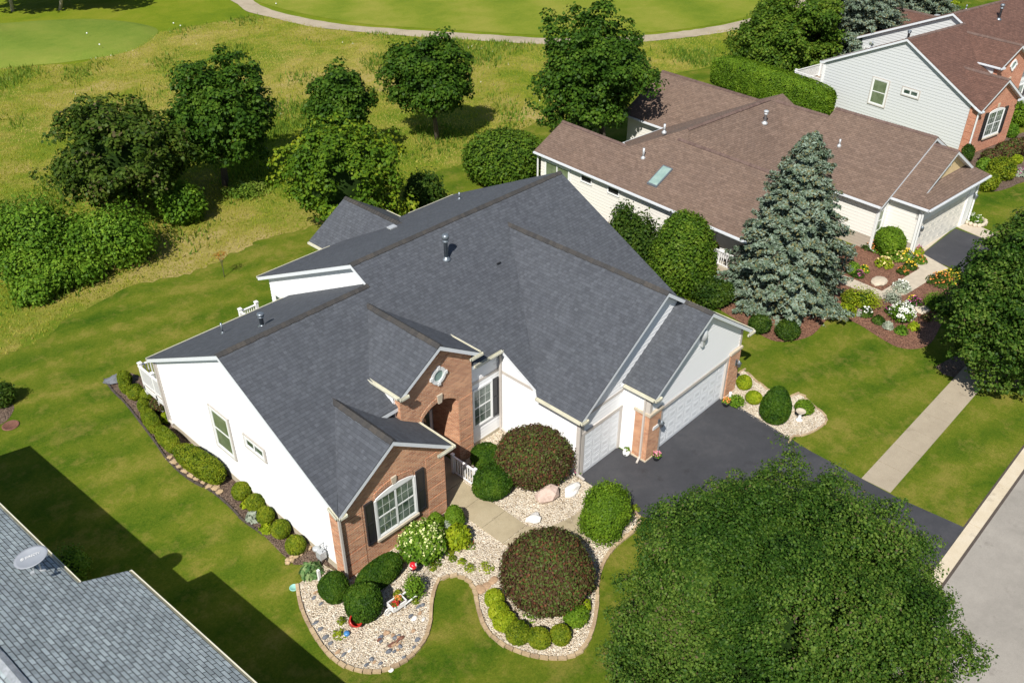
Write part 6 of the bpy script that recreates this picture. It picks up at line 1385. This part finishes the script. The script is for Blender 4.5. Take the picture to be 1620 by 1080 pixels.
# ================================================================== meadow and lawn grass (nobody could count it)
def inside(P, poly):
    x, y = P[:, 0], P[:, 1]; c = np.zeros(len(P), bool); q = np.array(poly); j = len(q)-1
    for i in range(len(q)):
        xi, yi, xj, yj = q[i, 0], q[i, 1], q[j, 0], q[j, 1]
        c ^= ((yi > y) != (yj > y)) & (x < (xj-xi)*(y-yi)/(yj-yi+1e-12)+xi); j = i
    return c
r = rng(77)
def seen(P):
    v = np.stack([P[:, 0], P[:, 1], np.full(len(P), -CAMH)], 1); k = v@np.array(fwd); X = 810+FPX*(v@np.array(right))/k; Y = 540-FPX*(v@np.array(up))/k
    return (k > 0) & (X > -40) & (X < 1660) & (Y > -30) & (Y < 1110)
def field(name, poly, n, hh, mat, size, seed, dens_scale=.25, thr=-9, cap=10**9):
    r = rng(seed); q = np.array(poly); P = np.stack([r.uniform(q[:, 0].min(), q[:, 0].max(), n), r.uniform(q[:, 1].min(), q[:, 1].max(), n)], 1)
    P = P[inside(P, poly) & seen(P)]
    K = r.normal(size=(7, 2))*dens_scale*3; ph = r.uniform(0, 6.28, 7); L = np.sin(P@K.T+ph).mean(1)
    K2 = r.normal(size=(6, 2))*dens_scale*.6; L2 = np.sin(P@K2.T+ph[:6]).mean(1); sc = L+L2*.8
    P = P[sc+r.normal(0, .15, len(P)) > thr][:cap]; m = len(P)
    h = hh*r.uniform(.5, 1.3, m); a = r.uniform(0, 6.28, m); nn = np.stack([np.cos(a), np.sin(a), r.uniform(.1, .5, m)], 1)
    C = np.concatenate([P, (h*.4)[:, None]], 1)
    nn /= np.linalg.norm(nn, axis=1, keepdims=True); upv = np.array([0, 0, 1.0])+r.normal(0, .28, (m, 3)); t = upv/np.linalg.norm(upv, axis=1, keepdims=True); b = np.cross(nn, t); b /= np.linalg.norm(b, axis=1, keepdims=True)
    w_ = (size*r.uniform(.6, 1.3, m))[:, None]; hv = t*(h/1)[:, None]; B = np.concatenate([P, np.zeros((m, 1))], 1)
    V = np.stack([B-b*w_, B+b*w_, B+hv+b*w_*.4+nn*(h*.25)[:, None]], 1).reshape(-1, 3)
    me = bpy.data.meshes.new(name); me.vertices.add(len(V)); me.vertices.foreach_set('co', V.astype(np.float32).ravel()); me.loops.add(m*3); me.loops.foreach_set('vertex_index', np.arange(m*3, dtype=np.int32)); me.polygons.add(m); me.polygons.foreach_set('loop_start', (np.arange(m)*3).astype(np.int32)); me.materials.append(mat); me.update(calc_edges=True)
    o = bpy.data.objects.new(name, me); COL.objects.link(o); o['kind'] = 'stuff'; return o
setp(field('tall_grass', meadow_poly, 330000, .13, M['blade'], .032, 5), 'tall yellow-green grass growing over the unmown meadow', 'grass')
setp(field('meadow_weeds', meadow_poly, 240000, .38, M['weed'], .06, 6, .22, .42, 22000), 'greener weed clumps in the unmown meadow', 'weeds')
setp(field('meadow_flowers', meadow_poly, 60000, .2, M['pwhite'], .03, 8, .3, .72, 90), 'white wildflowers dotted over the meadow', 'wildflowers')
# loose gravel stones
def pebbles(name, label, poly, n, seed, mat, s0=.025, s1=.06):
    r = rng(seed); q = np.array(poly); P = np.stack([r.uniform(q[:, 0].min(), q[:, 0].max(), n), r.uniform(q[:, 1].min(), q[:, 1].max(), n)], 1); P = P[inside(P, poly)]; m = len(P)
    o_ = np.array([[1, 0, 0], [-1, 0, 0], [0, 1, 0], [0, -1, 0], [0, 0, .6], [0, 0, -.3]], float); s = r.uniform(s0, s1, (m, 1, 1)); a = r.uniform(0, 6.28, m); c_, s_ = np.cos(a), np.sin(a)
    V = o_[None]*s*r.uniform(.6, 1.2, (m, 6, 1))*np.array([1.3, .8, 1]); Vx = V[:, :, 0]*c_[:, None]-V[:, :, 1]*s_[:, None]; Vy = V[:, :, 0]*s_[:, None]+V[:, :, 1]*c_[:, None]
    V = np.stack([Vx+P[:, :1], Vy+P[:, 1:], V[:, :, 2]+.018], 2).reshape(-1, 3)
    T = np.array([[0, 2, 4], [2, 1, 4], [1, 3, 4], [3, 0, 4], [2, 0, 5], [1, 2, 5], [3, 1, 5], [0, 3, 5]]); F = (T[None]+np.arange(m)[:, None, None]*6).reshape(-1)
    me = bpy.data.meshes.new(name); me.vertices.add(len(V)); me.vertices.foreach_set('co', V.astype(np.float32).ravel()); me.loops.add(len(F)); me.loops.foreach_set('vertex_index', F.astype(np.int32)); me.polygons.add(len(F)//3); me.polygons.foreach_set('loop_start', (np.arange(len(F)//3)*3).astype(np.int32)); me.materials.append(mat); me.update(calc_edges=True)
    o = bpy.data.objects.new(name, me); COL.objects.link(o); o['kind'] = 'stuff'; o['label'] = label; o['category'] = 'gravel'
M['pebble'] = island('loose_pebbles', [(0.50, 0.42, 0.31), (0.68, 0.62, 0.52), (0.40, 0.31, 0.22), (0.62, 0.54, 0.42), (0.74, 0.70, 0.62), (0.34, 0.28, 0.23), (0.58, 0.48, 0.36)])
front_poly = FE + [(21.62, 14.3), (21.62, 21.4), (18.4, 21.4), (16.7, 20.5), (16.7, 19.3), (11.83, 19.42)] + px([(512, 893)])
wk = [(16.85, 22.7), (16.85, 18.6), (16.95, 15.9), (17.6, 14.95), (19.0, 14.55), (21.6, 14.45), (21.6, 15.55), (19.6, 15.65), (18.6, 15.95), (18.1, 16.7), (18.2, 19.5), (18.8, 20.9)]
pebbles('loose_gravel', 'loose pale pebbles covering the front gravel bed', front_poly, 42000, 3, M['pebble'], .016, .036)
pebbles('loose_gravel', 'loose pale pebbles covering the small gravel bed right of the driveway', smooth(px(side_edge), 4, False) + px([(1179, 654), (1152, 637)]), 8000, 4, M['pebble'], .016, .036)
